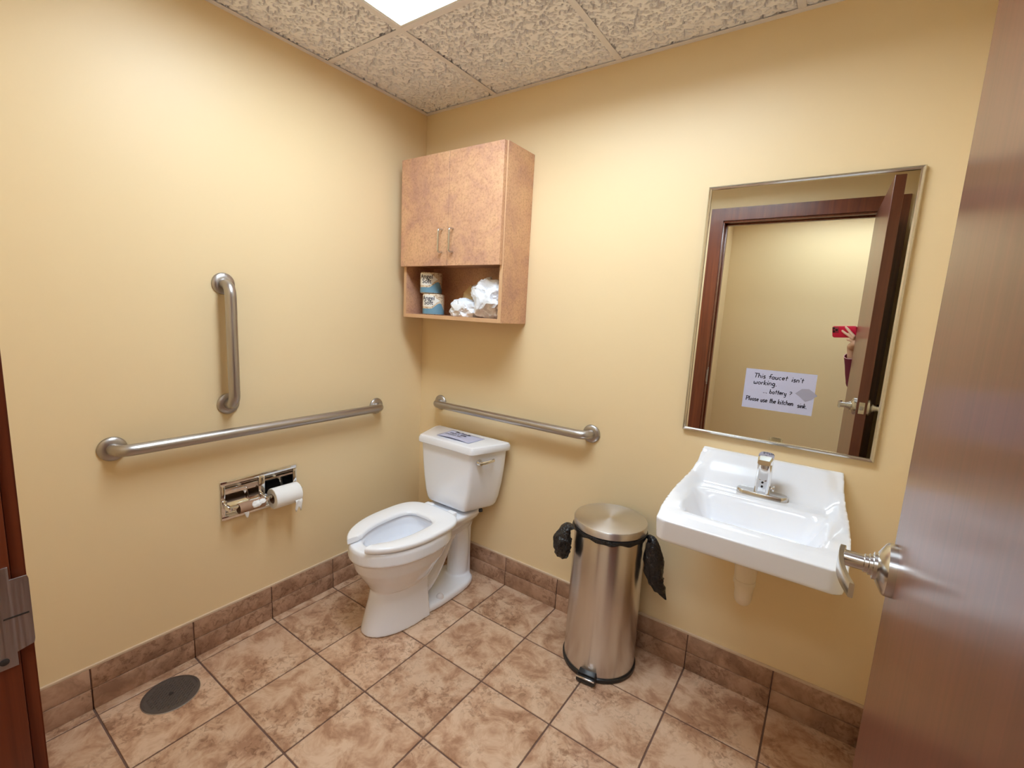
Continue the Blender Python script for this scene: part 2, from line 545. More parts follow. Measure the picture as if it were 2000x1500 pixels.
for lo, hi in (((HX0, HY, H), (HX1, FY-WT, H+0.02)),):
    # plain hall ceiling, with an opening for the hall light
    hx0, hx1, hy0_, hy1_ = 1.38, 2.58, -2.72, -2.13
    bm = BM()
    add_box(bm, (HX0, HY, H), (hx0, FY-WT, H+0.02)); add_box(bm, (hx1, HY, H), (HX1, FY-WT, H+0.02))
    add_box(bm, (hx0, HY, H), (hx1, hy0_, H+0.02)); add_box(bm, (hx0, hy1_, H), (hx1, FY-WT, H+0.02))
    obj('hall_panel', bm, M_ctile, ceiling, None)

def troffer(x0, y0, x1, y1, z, mat, label):
    """recessed light: white trim, sloping white pan, rounded glowing basket in the middle"""
    t = thing('ceiling_light', label, 'ceiling light', ((x0+x1)/2, (y0+y1)/2, z))
    bm = BM()
    w = 0.008
    for lo, hi in (((x0, y0, z), (x1, y0+w, z+0.004)), ((x0, y1-w, z), (x1, y1, z+0.004)), ((x0, y0+w, z), (x0+w, y1-w, z+0.004)), ((x1-w, y0+w, z), (x1, y1-w, z+0.004))):
        add_box(bm, lo, hi)
    obj('trim_frame', bm, M_white, t, None)
    bm = BM()
    a = 0.09; zt = z+0.125
    lo = [(x0+w, y0+w, z+0.003), (x1-w, y0+w, z+0.003), (x1-w, y1-w, z+0.003), (x0+w, y1-w, z+0.003)]
    hi = [(x0+a, y0+a, zt), (x1-a, y0+a, zt), (x1-a, y1-a, zt), (x0+a, y1-a, zt)]
    add_rings(bm, [lo, hi], True, False, True)
    obj('reflector_pan', bm, M_white, t, None)
    bm = BM()
    cx, cy = (x0+x1)/2, (y0+y1)/2; hw, hd = (x1-x0)/2-0.115, (y1-y0)/2-0.125
    rings = []
    for s, dz in ((1.0, 0.123), (0.97, 0.105), (0.90, 0.095), (0.7, 0.088), (0.3, 0.084)):
        ring = []
        for k in range(24):
            an = 2*math.pi*k/24; c, sn = math.cos(an), math.sin(an)
            e = 0.32
            px = math.copysign(abs(c)**e, c); py = math.copysign(abs(sn)**e, sn)
            ins = 0.06*(1-s)*4
            ring.append((cx+px*(hw-hd*(1-s)), cy+py*hd*s, z+dz))
        rings.append(ring)
    add_rings(bm, rings, True, True, True)
    obj('diffuser', bm, mat, t, 60)
    return t
troffer(GX[0]+0.012, GY[1]+0.012, GX[2]-0.012, GY[0]-0.012, H+0.001, M_lamp, 'long recessed white ceiling light between the textured tiles')
troffer(1.385, -2.715, 2.575, -2.135, H+0.002, M_lamp2, 'recessed white light in the hall ceiling beyond the doorway')

# ------------------------------------------------------------------ door frame, casing, strike
jamb = sempty('trim_1', 'dark mahogany door frame with flat casing', (JL, FY-WT/2, 0))
box('jamb', (JL-0.02, FY-WT, 0), (JL, FY, JH), M_case, jamb, 0.001)
box('jamb', (JR, FY-WT, 0), (JR+0.02, FY, JH), M_case, jamb, 0.001)
box('jamb', (JL-0.02, FY-WT, JH), (JR+0.02, FY, JH+0.02), M_case, jamb, 0.001)
box('door_stop', (JL, FY-0.085, 0), (JL+0.011, FY-0.05, JH), M_case, jamb, 0.002)
box('door_stop', (JR-0.011, FY-0.085, 0), (JR, FY-0.05, JH), M_case, jamb, 0.002)
box('door_stop', (JL, FY-0.085, JH-0.011), (JR, FY-0.05, JH), M_case, jamb, 0.002)
CW = 0.084
def casing(yface, out):
    y0, y1 = sorted((yface, yface+out*0.0135))
    a0, a1, b1 = JL-0.007, JR+0.007, JH+0.012
    for poly in ([(a0, 0), (a0, b1), (a0-CW, b1+CW), (a0-CW, 0)], [(a1, 0), (a1, b1), (a1+CW-0.005, b1+CW), (a1+CW-0.005, 0)],
                 [(a0, b1), (a1, b1), (a1+CW-0.005, b1+CW), (a0-CW, b1+CW)]):
        bm = BM()
        add_rings(bm, [[(x, y0, z) for x, z in poly], [(x, y1, z) for x, z in poly]])
        bmesh.ops.bevel(bm, geom=bm.edges[:], offset=0.0015, segments=2, affect='EDGES')
        obj('casing', bm, M_case, jamb, 35)
casing(FY, 1); casing(FY-WT, -1)
# strike plate on the latch-side jamb
strike = tag(bpy.data.objects.new('strike_plate', None), 'dull metal strike plate on the door jamb', 'strike plate')
COL.objects.link(strike); strike.location = (JL, FY-0.01, 1.02)
SZ = 1.020
bm = BM()
poly = [(FY-0.002, SZ-0.062), (FY-0.002, SZ-0.045), (FY+0.0125, SZ-0.041), (FY+0.0135, SZ-0.036), (FY+0.0135, SZ+0.042), (FY+0.0125, SZ+0.046), (FY-0.002, SZ+0.046), (FY-0.002, SZ+0.062), (FY-0.034, SZ+0.062), (FY-0.034, SZ-0.062)]
add_rings(bm, [[(JL+0.0002, y, z) for y, z in poly], [(JL+0.0022, y, z) for y, z in poly]])
obj('plate', bm, M_dull, strike, 35)
for dz in (-0.052, 0.052):
    bm = BM(); add_lathe(bm, [(0.0042, 0), (0.0042, 0.0006), (0.003, 0.001)], (JL+0.0021, FY-0.013, SZ+dz), (1, 0, 0), 14)
    obj('screw_head', bm, M_irondk, strike)
box('lip_groove', (JL+0.0021, FY-0.010, SZ-0.001), (JL+0.0025, FY+0.011, SZ+0.001), M_irondk, strike)

# ------------------------------------------------------------------ door leaf
HP = Vector((1.999, -1.764, 0)); LP = Vector((2.0228, -0.902, 0))
DE = (LP-HP).normalized(); DN = Vector((-DE.y, DE.x, 0)); DL = (LP-HP).length; DT = 0.041
def dp(s, t, z): return HP + DE*s - DN*t + Vector((0, 0, z))   # t from the doorway face through the leaf
DM = Matrix((DE, -DN, Vector((0, 0, 1)))).transposed()
def door_obj(name, bm, mat, parent, smooth=35):
    for v in bm.verts: v.co = dp(*v.co)
    return obj(name, bm, mat, parent, smooth)
door = sempty('door_1', 'open mahogany door with satin lever handles', dp(DL/2, DT/2, 0))
bm = BM(); add_box(bm, (0, 0, 0.012), (DL, DT, 2.094), 0.0015, 1)
door_obj('leaf', bm, M_maho, door)
KS, KZ = DL-0.052, 1.040
for side in (0, 1):
    sg = -1 if side == 0 else 1
    t0 = 0 if side == 0 else DT
    def lathe_d(prof, seg=36):
        bm = BM(); add_lathe(bm, prof, (KS, t0, KZ), (0, sg, 0), seg); return bm
    rose = door_obj('rose', lathe_d([(0.0405, -0.001), (0.0405, 0.010), (0.0385, 0.0125), (0.0235, 0.021), (0.021, 0.0215), (0.021, 0.026), (0.0175, 0.027)]), M_nickel, door)
    bm = lathe_d([(0.0165, 0.020), (0.0165, 0.031), (0.0145, 0.032), (0.0145, 0.037), (0.0125, 0.038)]); door_obj('collar', bm, M_nickel, door)
    # neck, then the blade running back towards the hinge with a gentle droop at its tip
    bm = BM()
    pts = [(KS, t0+sg*0.036, KZ), (KS, t0+sg*0.070, KZ)]
    add_tube(bm, pts, 0.0125, 18)
    n = 14
    rings = []
    for k in range(n+1):
        u = k/n
        s = KS+0.014-0.120*u
        th = 0.0042*(1-0.25*u); hh = 0.0145*(1-0.25*u)
        tt = t0+sg*(0.0655+0.004*math.sin(u*math.pi)-0.013*u*u); zz = KZ-0.003*u
        rings.append([(s, tt+a*th, zz+b*hh) for a, b in ((-1, -0.9), (-0.8, -1), (0.8, -1), (1, -0.9), (1, 0.9), (0.8, 1), (-0.8, 1), (-1, 0.9))])
    add_rings(bm, rings)
    door_obj('lever', bm, M_nickel, door, 40)
bm = BM(); add_box(bm, (DL-0.0005, 0.009, KZ-0.028), (DL+0.0012, DT-0.009, KZ+0.028), 0.0008, 1)
fp = door_obj('latch_plate', bm, M_nickel, door)
bm = BM(); add_box(bm, (DL, 0.014, KZ-0.009), (DL+0.010, DT-0.014, KZ+0.009), 0.003, 2)
door_obj('latch_bolt', bm, M_steel, door)
for z in (0.22, 1.05, 1.90):
    bm = BM(); add_lathe(bm, [(0.0065, -0.05), (0.0065, 0.05)], (-0.001, DT+0.008, z), (0, 0, 1), 14)
    add_box(bm, (-0.002, 0.008, z-0.05), (0.0, DT+0.006, z+0.05))
    door_obj('hinge', bm, M_steel, door)

# ------------------------------------------------------------------ grab bars
def grab_bar(label, a, b, out, wall):
    """a, b: flange centres on the wall; out: unit vector off the wall"""
    a, b, out = Vector(a), Vector(b), Vector(out)
    t = thing('grab_bar', label, 'grab bar', (a+b)/2, 'stainless grab bars')
    pts = fillet_path([a+out*0.002, a+out*0.057, b+out*0.057, b+out*0.002], 0.050, 10)
    bm = BM(); add_tube(bm, pts, 0.0195, 24); obj('bar', bm, M_steel, t, 60)
    for p in (a, b):
        bm = BM(); add_lathe(bm, [(0.0405, 0.0003), (0.0405, 0.004), (0.037, 0.0085), (0.027, 0.0115), (0.0197, 0.0125)], p, out, 36)
        obj('flange', bm, M_steel, t, 40)
    return t
grab_bar('long horizontal grab bar on the wall above the paper holder', (0, -0.3158-1.0668, 0.889), (0, -0.3158, 0.889), (1, 0, 0), 0)
grab_bar('short vertical grab bar on the left wall', (0, -1.0232, 1.4518), (0, -1.0232, 1.4518-0.4572), (1, 0, 0), 0)
grab_bar('horizontal grab bar on the back wall above the toilet tank', (0.1588, 0, 0.8915), (0.1588+0.9144, 0, 0.8915), (0, -1, 0), 0)

# ------------------------------------------------------------------ toilet paper holder, recessed in the left wall
tph = thing('toilet_paper_holder', 'chrome double recessed toilet paper holder under the long grab bar', 'paper holder', (0, (TPY0+TPY1)/2, TPZ0))
bm = BM()
ym = (TPY0+TPY1)/2; fw = 0.016; th = 0.006
pan = 0.045
bays = [(TPY0+fw, ym-0.012), (ym+0.012, TPY1-fw)]
# face frame
for lo, hi in (((0.0003, TPY0, TPZ0), (th, TPY1, TPZ0+fw)), ((0.0003, TPY0, TPZ1-fw), (th, TPY1, TPZ1)), ((0.0003, TPY0, TPZ0+fw), (th, TPY0+fw, TPZ1-fw)), ((0.0003, TPY1-fw, TPZ0+fw), (th, TPY1, TPZ1-fw)),
               ((0.0003, ym-0.012, TPZ0+fw), (th, ym+0.012, TPZ1-fw))):
    add_box(bm, lo, hi, 0.0015, 2)
obj('face_frame', bm, M_chrome, tph)
for a, b in bays:
    # curved recess trough
    bm = BM(); n = 24; rings = []
    for k in range(n+1):
        an = math.pi*k/n
        z = (TPZ0+TPZ1)/2 - ((TPZ1-TPZ0)/2-fw)*math.cos(an); x = 0.003-pan*math.sin(an)
        rings.append([(x, a, z), (x, b, z)])
    vr = add_rings(bm, rings, False, False, False)
    for e in (0, 1): bm.faces.new([r[e] for r in vr])
    obj('recess', bm, M_chrome, tph, 70)
ZR = 0.585; XR = 0.052
def post(y, w):
    bm = BM()
    add_box(bm, (0.004, y-w/2, ZR-0.010), (XR+0.008, y+w/2, ZR+0.010), 0.003, 2)
    add_box(bm, (0.004, y-w/2-0.003, ZR-0.012), (0.012, y+w/2+0.003, TPZ1-0.012 if w > 0.015 else ZR+0.02), 0.002, 2)
    obj('post', bm, M_chrome, tph)
post(TPY0+0.010, 0.012); post(ym, 0.020); post(TPY1-0.010, 0.012)
for (a, b) in ((TPY0+0.016, ym-0.010), (ym+0.010, TPY1-0.016)):
    bm = BM(); add_lathe(bm, [(0.009, 0), (0.009, 0.03), (0.0075, 0.031), (0.0075, b-a)], (XR, a, ZR), (0, 1, 0), 18)
    obj('spindle', bm, M_chrome, tph)
# full white roll on the far spindle, hanging on it
CR_ = 0.0205
roll = thing('toilet_paper_roll', 'white toilet paper roll hanging on the holder', 'paper roll', (XR, ym+0.075, ZR-0.05))
y0, y1 = ym+0.020, TPY1-0.022
zc = ZR-0.0100
def ring_solid(r0, r1, y0, y1, zc, xc, seg=36):
    bm = BM()
    rings = []; e = min(0.002, (r1-r0)*0.3)
    for r, y in ((r0, y0), (r1-e, y0), (r1, y0+e), (r1, y1-e), (r1-e, y1), (r0, y1)):
        rings.append([(xc+r*math.cos(2*math.pi*k/seg), y, zc+r*math.sin(2*math.pi*k/seg)) for k in range(seg)])
    add_rings(bm, rings+[rings[0]], True, False, False)
    bmesh.ops.remove_doubles(bm, verts=bm.verts[:], dist=1e-6)
    return bm
obj('paper', ring_solid(CR_+0.0004, 0.044, y0, y1, zc, XR), M_tissue, roll)
obj('core', ring_solid(CR_-0.001, CR_+0.0003, y0+0.001, y1-0.001, zc, XR), M_card, roll)
def tail(u, v):
    y = y0+0.003+(y1-y0-0.006)*(0.72+0.28*u)
    z = zc - 0.02 - v*(0.045+0.012*math.sin(u*9))
    return (XR+0.0425-0.006*v + 0.002*math.sin(u*7+v*4) - (0.003 if v == 0 else 0), y, z)
grid_obj('loose_end', 6, 6, tail, M_tissue, roll, 0.0006)
# empty cardboard tube with scraps
ct = thing('cardboard_tube', 'empty brown cardboard tube with torn tissue scraps on the holder', 'paper tube', (XR, ym-0.075, ZR-0.02))
a0, a1 = TPY0+0.042, ym-0.014
obj('tube', ring_solid(CR_-0.001, CR_, a0, a1, zc, XR), M_card, ct)
def scrap(cy, ang0, w, h, seed):
    def fn(u, v):
        an = ang0 + (v-0.5)*h/CR_
        r = CR_+0.0012+0.006*abs(noise.noise(Vector((u*3+seed, v*3, seed))))*(0.5+v)
        wob = 0.4+0.6*math.sin(math.pi*min(1, max(0.05, v+0.25*noise.noise(Vector((u*4, seed, v*4))))))
        return (XR+r*math.cos(an), cy+(u-0.5)*w*wob, zc+r*math.sin(an))
    return grid_obj('tissue_scrap', 8, 8, fn, M_tissue, ct, 0.0005)
scrap(a0+0.062, 0.35, 0.040, 0.026, 1.3); scrap(a0+0.085, 0.55, 0.03, 0.018, 4.1)
def hang(u, v):
    return (XR+0.014-0.004*v+0.002*math.sin(6*u+5*v), a0+0.018+0.020*(u-0.2)*(1-0.65*v)+0.010*v, zc-0.0155-0.028*v)
grid_obj('tissue_scrap', 5, 6, hang, M_tissue, ct, 0.0005)

# ------------------------------------------------------------------ wall cabinet
CX0, CX1, CZ0, CZ1, CYF = 0.068, 0.690, 1.352, 2.107, -0.200
ZS = 1.612      # underside of the doors / shelf level
PT = 0.018
cab = thing('wall_cabinet', 'mottled tan laminate wall cabinet with two doors over an open shelf', 'cabinet', ((CX0+CX1)/2, -0.1, CZ0))
box('side_panel', (CX0, CYF, CZ0), (CX0+PT, -0.0005, CZ1), M_lam, cab, 0.0008, 1)
box('side_panel', (CX1-PT, CYF, CZ0), (CX1, -0.0005, CZ1), M_lam, cab, 0.0008, 1)
box('bottom_panel', (CX0+PT, CYF, CZ0), (CX1-PT, -0.0005, CZ0+PT), M_lam, cab, 0.0008, 1)
box('top_panel', (CX0+PT, CYF, CZ1-PT), (CX1-PT, -0.0005, CZ1), M_lam, cab, 0.0008, 1)
box('shelf', (CX0+PT, CYF+0.002, ZS), (CX1-PT, -0.0005, ZS+PT), M_lam, cab, 0.0008, 1)
box('back_panel', (CX0+PT, -0.008, CZ0+PT), (CX1-PT, -0.0008, CZ1-PT), M_lam, cab)
box('edge_band', (CX1-PT+0.0005, CYF-0.0008, CZ0+0.0005), (CX1-0.0005, CYF, CZ1-0.0005), M_lamedge, cab)
box('edge_band', (CX0+0.0005, CYF-0.0008, CZ0+0.0005), (CX0+PT-0.0005, CYF, CZ1-0.0005), M_lamedge, cab)
box('edge_band', (CX0+PT, CYF-0.0008, CZ0+0.0005), (CX1-PT, CYF, CZ0+PT-0.0005), M_lamedge, cab)
DXM = (CX0+CX1)/2
for k, (a, b) in enumerate(((CX0-0.003, DXM-0.0012), (DXM+0.0012, CX1-0.006))):
    d = box('door', (a, CYF-0.021, ZS-0.010), (b, CYF-0.002, CZ1-0.002), M_lam, cab, 0.0008, 1)
    hx = (DXM-0.034) if k == 0 else (DXM+0.034)
    yb = CYF-0.021
    bm = BM()
    pts = fillet_path([(hx, yb+0.001, 1.662), (hx, yb-0.027, 1.662), (hx, yb-0.027, 1.765), (hx, yb+0.001, 1.765)], 0.012, 6)
    add_tube(bm, pts, 0.0042, 12)
    obj('handle', bm, M_nickel, d, 60)

# ------------------------------------------------------------------ lettering helpers
def text_polys(body, size, bold=0.0):
    cu = bpy.data.curves.new('t', 'FONT'); cu.body = body; cu.size = size; cu.offset = bold
    cu.align_x = 'CENTER'; cu.resolution_u = 3
    o = bpy.data.objects.new('t', cu); COL.objects.link(o)
    dg = bpy.context.evaluated_depsgraph_get(); dg.update()
    me = bpy.data.meshes.new_from_object(o.evaluated_get(dg))
    vs = [v.co.copy() for v in me.vertices]; fs = [tuple(p.vertices) for p in me.polygons]
    bpy.data.objects.remove(o); bpy.data.curves.remove(cu); bpy.data.meshes.remove(me)
    return vs, fs

def text_obj(name, body, size, place, mat, parent, bold=0.0, subdiv=0):
    vs, fs = text_polys(body, size, bold)
    bm = BM()
    bv = [bm.verts.new(v) for v in vs]
    for f in fs:
        try: bm.faces.new([bv[i] for i in f])
        except ValueError: pass
    if subdiv: bmesh.ops.subdivide_edges(bm, edges=[e for e in bm.edges if e.calc_length() > size*0.2], cuts=1)
    for v in bm.verts: v.co = place(v.co.x, v.co.y)
    me = bpy.data.meshes.new(name); bm.to_mesh(me); bm.free()
    return link_mesh(name, me, mat, parent, None)

# single-stroke handwriting: x-height 1, ascenders 1.8, descenders -0.8; strokes are polylines
def arc(cx, cy, rx, ry, a0, a1, n=9):
    return [(cx+rx*math.cos(math.radians(a0+(a1-a0)*k/n)), cy+ry*math.sin(math.radians(a0+(a1-a0)*k/n))) for k in range(n+1)]
STROKES = {
 'T': (1.1, [[(0.0, 1.75), (1.2, 1.68)], [(0.55, 1.7), (0.5, 0)]]),
 'P': (1.1, [[(0.15, 0), (0.2, 1.7)], [(-0.15, 1.72), (0.6, 1.75)] + arc(0.55, 1.3, 0.5, 0.42, 80, -90) + [(0.2, 0.85)]]),
 'h': (0.85, [[(0.05, 1.8), (0.05, 0)], [(0.05, 0.55)] + arc(0.35, 0.6, 0.3, 0.38, 150, 0) + [(0.66, 0)]]),
 'i': (0.35, [[(0.1, 1.0), (0.1, 0)], [(0.06, 1.5), (0.22, 1.58)]]),
 's': (0.7, [[(0.55, 0.85)] + arc(0.3, 0.75, 0.24, 0.24, 50, 230) + arc(0.28, 0.25, 0.26, 0.26, 60, -150)]),
 'f': (0.75, [arc(0.62, 1.45, 0.25, 0.32, 40, 180) + [(0.35, 0)], [(0.0, 0.85), (0.75, 0.9)]]),
 'a': (0.85, [arc(0.35, 0.5, 0.33, 0.48, 40, 340), [(0.66, 0.95), (0.64, 0.2), (0.8, 0.02)]]),
 'u': (0.85, [[(0.05, 1.0), (0.07, 0.35)] + arc(0.33, 0.32, 0.27, 0.32, 190, 350) + [(0.64, 1.0), (0.66, 0.0)]]),
 'c': (0.75, [arc(0.38, 0.5, 0.34, 0.5, 50, 310)]),
 'e': (0.78, [[(0.08, 0.5), (0.66, 0.55)] + arc(0.36, 0.52, 0.32, 0.46, 10, 320)]),
 't': (0.65, [[(0.3, 1.7), (0.28, 0.1), (0.45, 0.0)], [(0.0, 1.05), (0.65, 1.08)]]),
 'n': (0.85, [[(0.05, 1.0), (0.05, 0)], [(0.05, 0.6)] + arc(0.36, 0.6, 0.3, 0.38, 150, 0) + [(0.68, 0)]]),
 "'": (0.25, [[(0.1, 1.7), (0.05, 1.35)]]),
 'w': (1.15, [[(0.05, 1.0), (0.15, 0.2)] + arc(0.32, 0.25, 0.2, 0.24, 200, 340) + [(0.54, 0.8)] + arc(0.75, 0.25, 0.2, 0.24, 200, 340) + [(1.0, 1.0)]]),
 'o': (0.8, [arc(0.37, 0.5, 0.34, 0.48, 80, 440)]),
 'r': (0.65, [[(0.08, 1.0), (0.08, 0)], [(0.08, 0.6)] + arc(0.36, 0.62, 0.26, 0.35, 150, 50)]),
 'k': (0.8, [[(0.05, 1.8), (0.05, 0)], [(0.65, 1.0), (0.08, 0.45), (0.7, 0.0)]]),
 'g': (0.85, [arc(0.35, 0.5, 0.32, 0.46, 40, 340), [(0.66, 0.95), (0.66, -0.4)] + arc(0.38, -0.45, 0.28, 0.32, 0, -160)]),
 '.': (0.42, [[(0.05, 0.0), (0.26, 0.06)]]),
 'b': (0.85, [[(0.05, 1.8), (0.06, 0.0)], arc(0.36, 0.45, 0.32, 0.44, 160, -170)]),
 'y': (0.85, [[(0.05, 1.0), (0.08, 0.4)] + arc(0.33, 0.35, 0.25, 0.3, 190, 350) + [(0.62, 1.0), (0.6, -0.45)] + arc(0.35, -0.5, 0.25, 0.28, 0, -150)]),
 '?': (0.8, [arc(0.4, 1.35, 0.36, 0.36, 160, -60) + [(0.36, 0.8), (0.34, 0.5)], [(0.32, 0.05), (0.36, 0.1)]]),
 'l': (0.4, [[(0.12, 1.8), (0.12, 0)]]),
 'd': (0.85, [arc(0.35, 0.45, 0.32, 0.44, 20, 340), [(0.66, 1.8), (0.66, 0.0)]]),
 'p': (0.85, [[(0.05, 1.0), (0.05, -0.8)], arc(0.36, 0.5, 0.32, 0.46, 160, -160)]),
 'm': (1.2, [[(0.05, 1.0), (0.05, 0)], [(0.05, 0.6)] + arc(0.32, 0.62, 0.24, 0.36, 150, 0) + [(0.58, 0)], [(0.57, 0.6)] + arc(0.83, 0.62, 0.24, 0.36, 150, 0) + [(1.1, 0)]]),
 ' ': (0.6, []), 'x': (0.8, [[(0, 1), (0.6, 0)], [(0.6, 1), (0, 0)]]),
}
def handwriting(name, lines, place, mat, parent, weight=0.13):
    """lines: (text, x, y, height, width factor); place(x, y) -> point on the sheet"""
    bm = BM()
    rnd = random.Random(3)
    for text, x, y, hgt, wf in lines:
        cx = x
        for ch in text:
            adv, st = STROKES[ch]
            jy = rnd.uniform(-0.05, 0.05)*hgt
            for pl in st:
                q = [Vector((cx+(px+0.10*py)*hgt*wf, y+py*hgt+jy)) for px, py in pl]
                w = hgt*weight*rnd.uniform(0.85, 1.2)*0.5
                l, r = [], []
                for k in range(len(q)):
                    d = (q[min(k+1, len(q)-1)]-q[max(k-1, 0)])
                    d = d.normalized() if d.length > 1e-9 else Vector((1, 0))
                    nn = Vector((-d.y, d.x))*w
                    l.append(bm.verts.new(place(*(q[k]+nn)))); r.append(bm.verts.new(place(*(q[k]-nn))))
                for k in range(len(q)-1):
                    bm.faces.new((l[k], l[k+1], r[k+1], r[k]))
            cx += (adv+0.12)*hgt*wf
    me = bpy.data.meshes.new(name); bm.to_mesh(me); bm.free()
    return link_mesh(name, me, mat, parent, None)

# ------------------------------------------------------------------ wrapped rolls in the cabinet
def wrapped_roll(cx, cy, z0, label, turn):
    t = thing('wrapped_toilet_roll', label, 'paper roll', (cx, cy, z0), 'wrapped toilet rolls in the cabinet')
    R, h = 0.056, 0.104
    def rr(an):      # paper wrap drawn tight over a round roll, slightly squared
        return R*(1+0.035*math.cos(4*an+0.4))
    seg = 48
    bm = BM()
    def ringz(z, s): return [(cx+rr(2*math.pi*k/seg)*s*math.cos(2*math.pi*k/seg), cy+rr(2*math.pi*k/seg)*s*math.sin(2*math.pi*k/seg), z) for k in range(seg)]
    add_rings(bm, [ringz(z0+0.0003, 0.90), ringz(z0+0.004, 0.985), ringz(z0+0.02, 1), ringz(z0+h-0.006, 1), ringz(z0+h-0.001, 0.96), ringz(z0+h, 0.6), ringz(z0+h-0.004, 0.2)])
    obj('wrapper', bm, M_wrapcream, t, 50)
    # front faces the camera side of the niche
    a_front = math.atan2(-0.84, 0.54)+turn
    def place(d): 
        def fn(x, y):
            an = a_front + x/R; r = rr(an)+d
            return Vector((cx+r*math.cos(an), cy+r*math.sin(an), z0+y))
        return fn
    p1, p2, p3 = place(0.0005), place(0.0009), place(0.0013)
    def edge(x): return 0.040 + 0.028*ss(-0.005, 0.042, x) - 0.034*ss(0.044, 0.075, x)
    def pale(u, v):
        x = -0.075+0.115*u
        return p1(x, edge(x) + v*(0.098-0.024*ss(0.0, 0.04, x)-edge(x)))
    grid_obj('pale_print', 20, 6, pale, M_wrapwhite, t)
    def blue(u, v):
        x = -0.085+0.170*u
        return p2(x, 0.004+v*(edge(x)-0.014))
    grid_obj('blue_band', 34, 4, blue, M_wrapblue, t)
    text_obj('brand_lettering', 'Angel', 0.029, lambda x, y: p3(x-0.017, y+0.073), M_wrapink, t, 0.0004, 1)
    text_obj('brand_lettering', 'Soft', 0.030, lambda x, y: p3(x-0.015, y+0.050), M_wrapink, t, 0.0004, 1)
    return t
ZB = CZ0+PT
wrapped_roll(0.202, -0.120, ZB, 'lower wrapped toilet roll standing on the cabinet shelf', 0.0)
wrapped_roll(0.182, -0.120, ZB+0.1048, 'upper wrapped toilet roll stacked on the other one', 0.05)

# ------------------------------------------------------------------ crumpled bag in the cabinet
def crumple(name, centre, size, seed, mat, parent=None, sub=4, amp=0.35, floor_z=None, freq=1.6, limits=None):
    bm = BM()
    bmesh.ops.create_icosphere(bm, subdivisions=sub, radius=1.0)
    c = Vector(centre)
    for v in bm.verts:
        d = v.co.normalized()
        n = 0
        a = 1.0; fq = freq
        for k in range(3):
            n += a*(1-2*abs(noise.noise(d*fq+Vector((seed, k*7.1, seed*0.3)))))
            a *= 0.52; fq *= 2.0
        v.co = c + Vector((d.x*size[0], d.y*size[1], d.z*size[2]))*(1+amp*(n-0.9)*0.6)
        if floor_z is not None and v.co.z < floor_z: v.co.z = floor_z + 0.0002*abs(d.x)
        if limits:
            for k in range(3): v.co[k] = min(max(v.co[k], limits[0][k]), limits[1][k])
    return obj(name, bm, mat, parent, 32)
bag = thing('plastic_bag', 'crumpled white plastic bag beside the wrapped rolls on the cabinet shelf', 'bag', (0.57, -0.12, ZB))
LIM = ((CX0+PT+0.002, CYF+0.006, ZB+0.0003), (CX1-PT-0.002, -0.010, ZS-0.006))
crumple('bundle', (0.560, -0.120, ZB+0.088), (0.098, 0.070, 0.092), 2.3, M_bagwht, bag, 5, 0.50, ZB+0.0003, 1.1, LIM)
crumple('loose_end', (0.425, -0.135, ZB+0.034), (0.078, 0.05, 0.048), 7.9, M_bagwht, bag, 4, 0.5, ZB+0.0003, 1.3, LIM)
crumple('paper_lining', (0.420, -0.070, ZB+0.072), (0.062, 0.040, 0.080), 5.2, M_kraft, bag, 3, 0.3, ZB+0.0003, 1.4, LIM)

# ------------------------------------------------------------------ mirror
MX0, MX1, MZ0, MZ1 = 1.457, 2.052, 0.989, 1.886
mir = thing('wall_mirror', 'tall steel-framed mirror above the sink', 'mirror', ((MX0+MX1)/2, 0, MZ0))
FW = 0.0125
box('glass', (MX0+0.006, -0.0095, MZ0+0.006), (MX1-0.006, -0.001, MZ1-0.006), M_mirror, mir)
def frame_bar(p, q, inward):
    """one mitred bar of the frame with a ridge section"""
    p, q = Vector(p), Vector(q); d = (q-p).normalized(); w = Vector(inward)
    sec = [(0, 0.0), (0, -0.010), (0.003, -0.016), (0.008, -0.018), (0.0120, -0.0145), (FW, -0.0098), (FW, 0.0)]
    r0 = [p + w*a + d*a + Vector((0, y, 0)) for a, y in sec]
    r1 = [q + w*a - d*a + Vector((0, y, 0)) for a, y in sec]
    bm = BM(); add_rings(bm, [r0, r1]); obj('frame_bar', bm, M_polish, mir, 20)
c = [(MX0, 0, MZ0), (MX1, 0, MZ0), (MX1, 0, MZ1), (MX0, 0, MZ1)]
for k, w in enumerate(((0, 0, 1), (-1, 0, 0), (0, 0, -1), (1, 0, 0))): frame_bar(c[k], c[(k+1) % 4], w)

# note taped on the glass
NX0, NX1, NZ0, NZ1 = 1.654, 1.868, 1.110, 1.250
note = thing('handwritten_note', 'pale handwritten note taped to the mirror glass', 'note', ((NX0+NX1)/2, -0.011, NZ0))
YN = -0.0100
box('sheet', (NX0, YN-0.0004, NZ0), (NX1, YN, NZ1), M_note, note)
pl = lambda x, y: Vector((NX0+x, YN-0.0007, NZ0+y))
handwriting('lettering', [('This faucet', 0.027, 0.110, 0.0090, 1.22), ("isn't", 0.143, 0.108, 0.0088, 1.2), ('working.', 0.028, 0.087, 0.0090, 1.22),
                          ('... battery ?', 0.062, 0.059, 0.0084, 1.02)], pl, M_ink, note, 0.27)
handwriting('lettering', [('Please use the kitchen', 0.010, 0.026, 0.0090, 0.88), ('sink.', 0.170, 0.023, 0.0086, 0.90)], pl, M_ink, note, 0.28)
bm = BM()
tp = [(0.158, 0.070), (0.176, 0.088), (0.196, 0.090), (0.211, 0.080), (0.222, 0.070), (0.207, 0.055), (0.190, 0.046), (0.170, 0.062)]
add_rings(bm, [[(NX0+x, YN-0.0006, NZ0+y) for x, y in tp], [(NX0+x, YN-0.0009, NZ0+y) for x, y in tp]])
obj('tape', bm, M_tape, note, None)

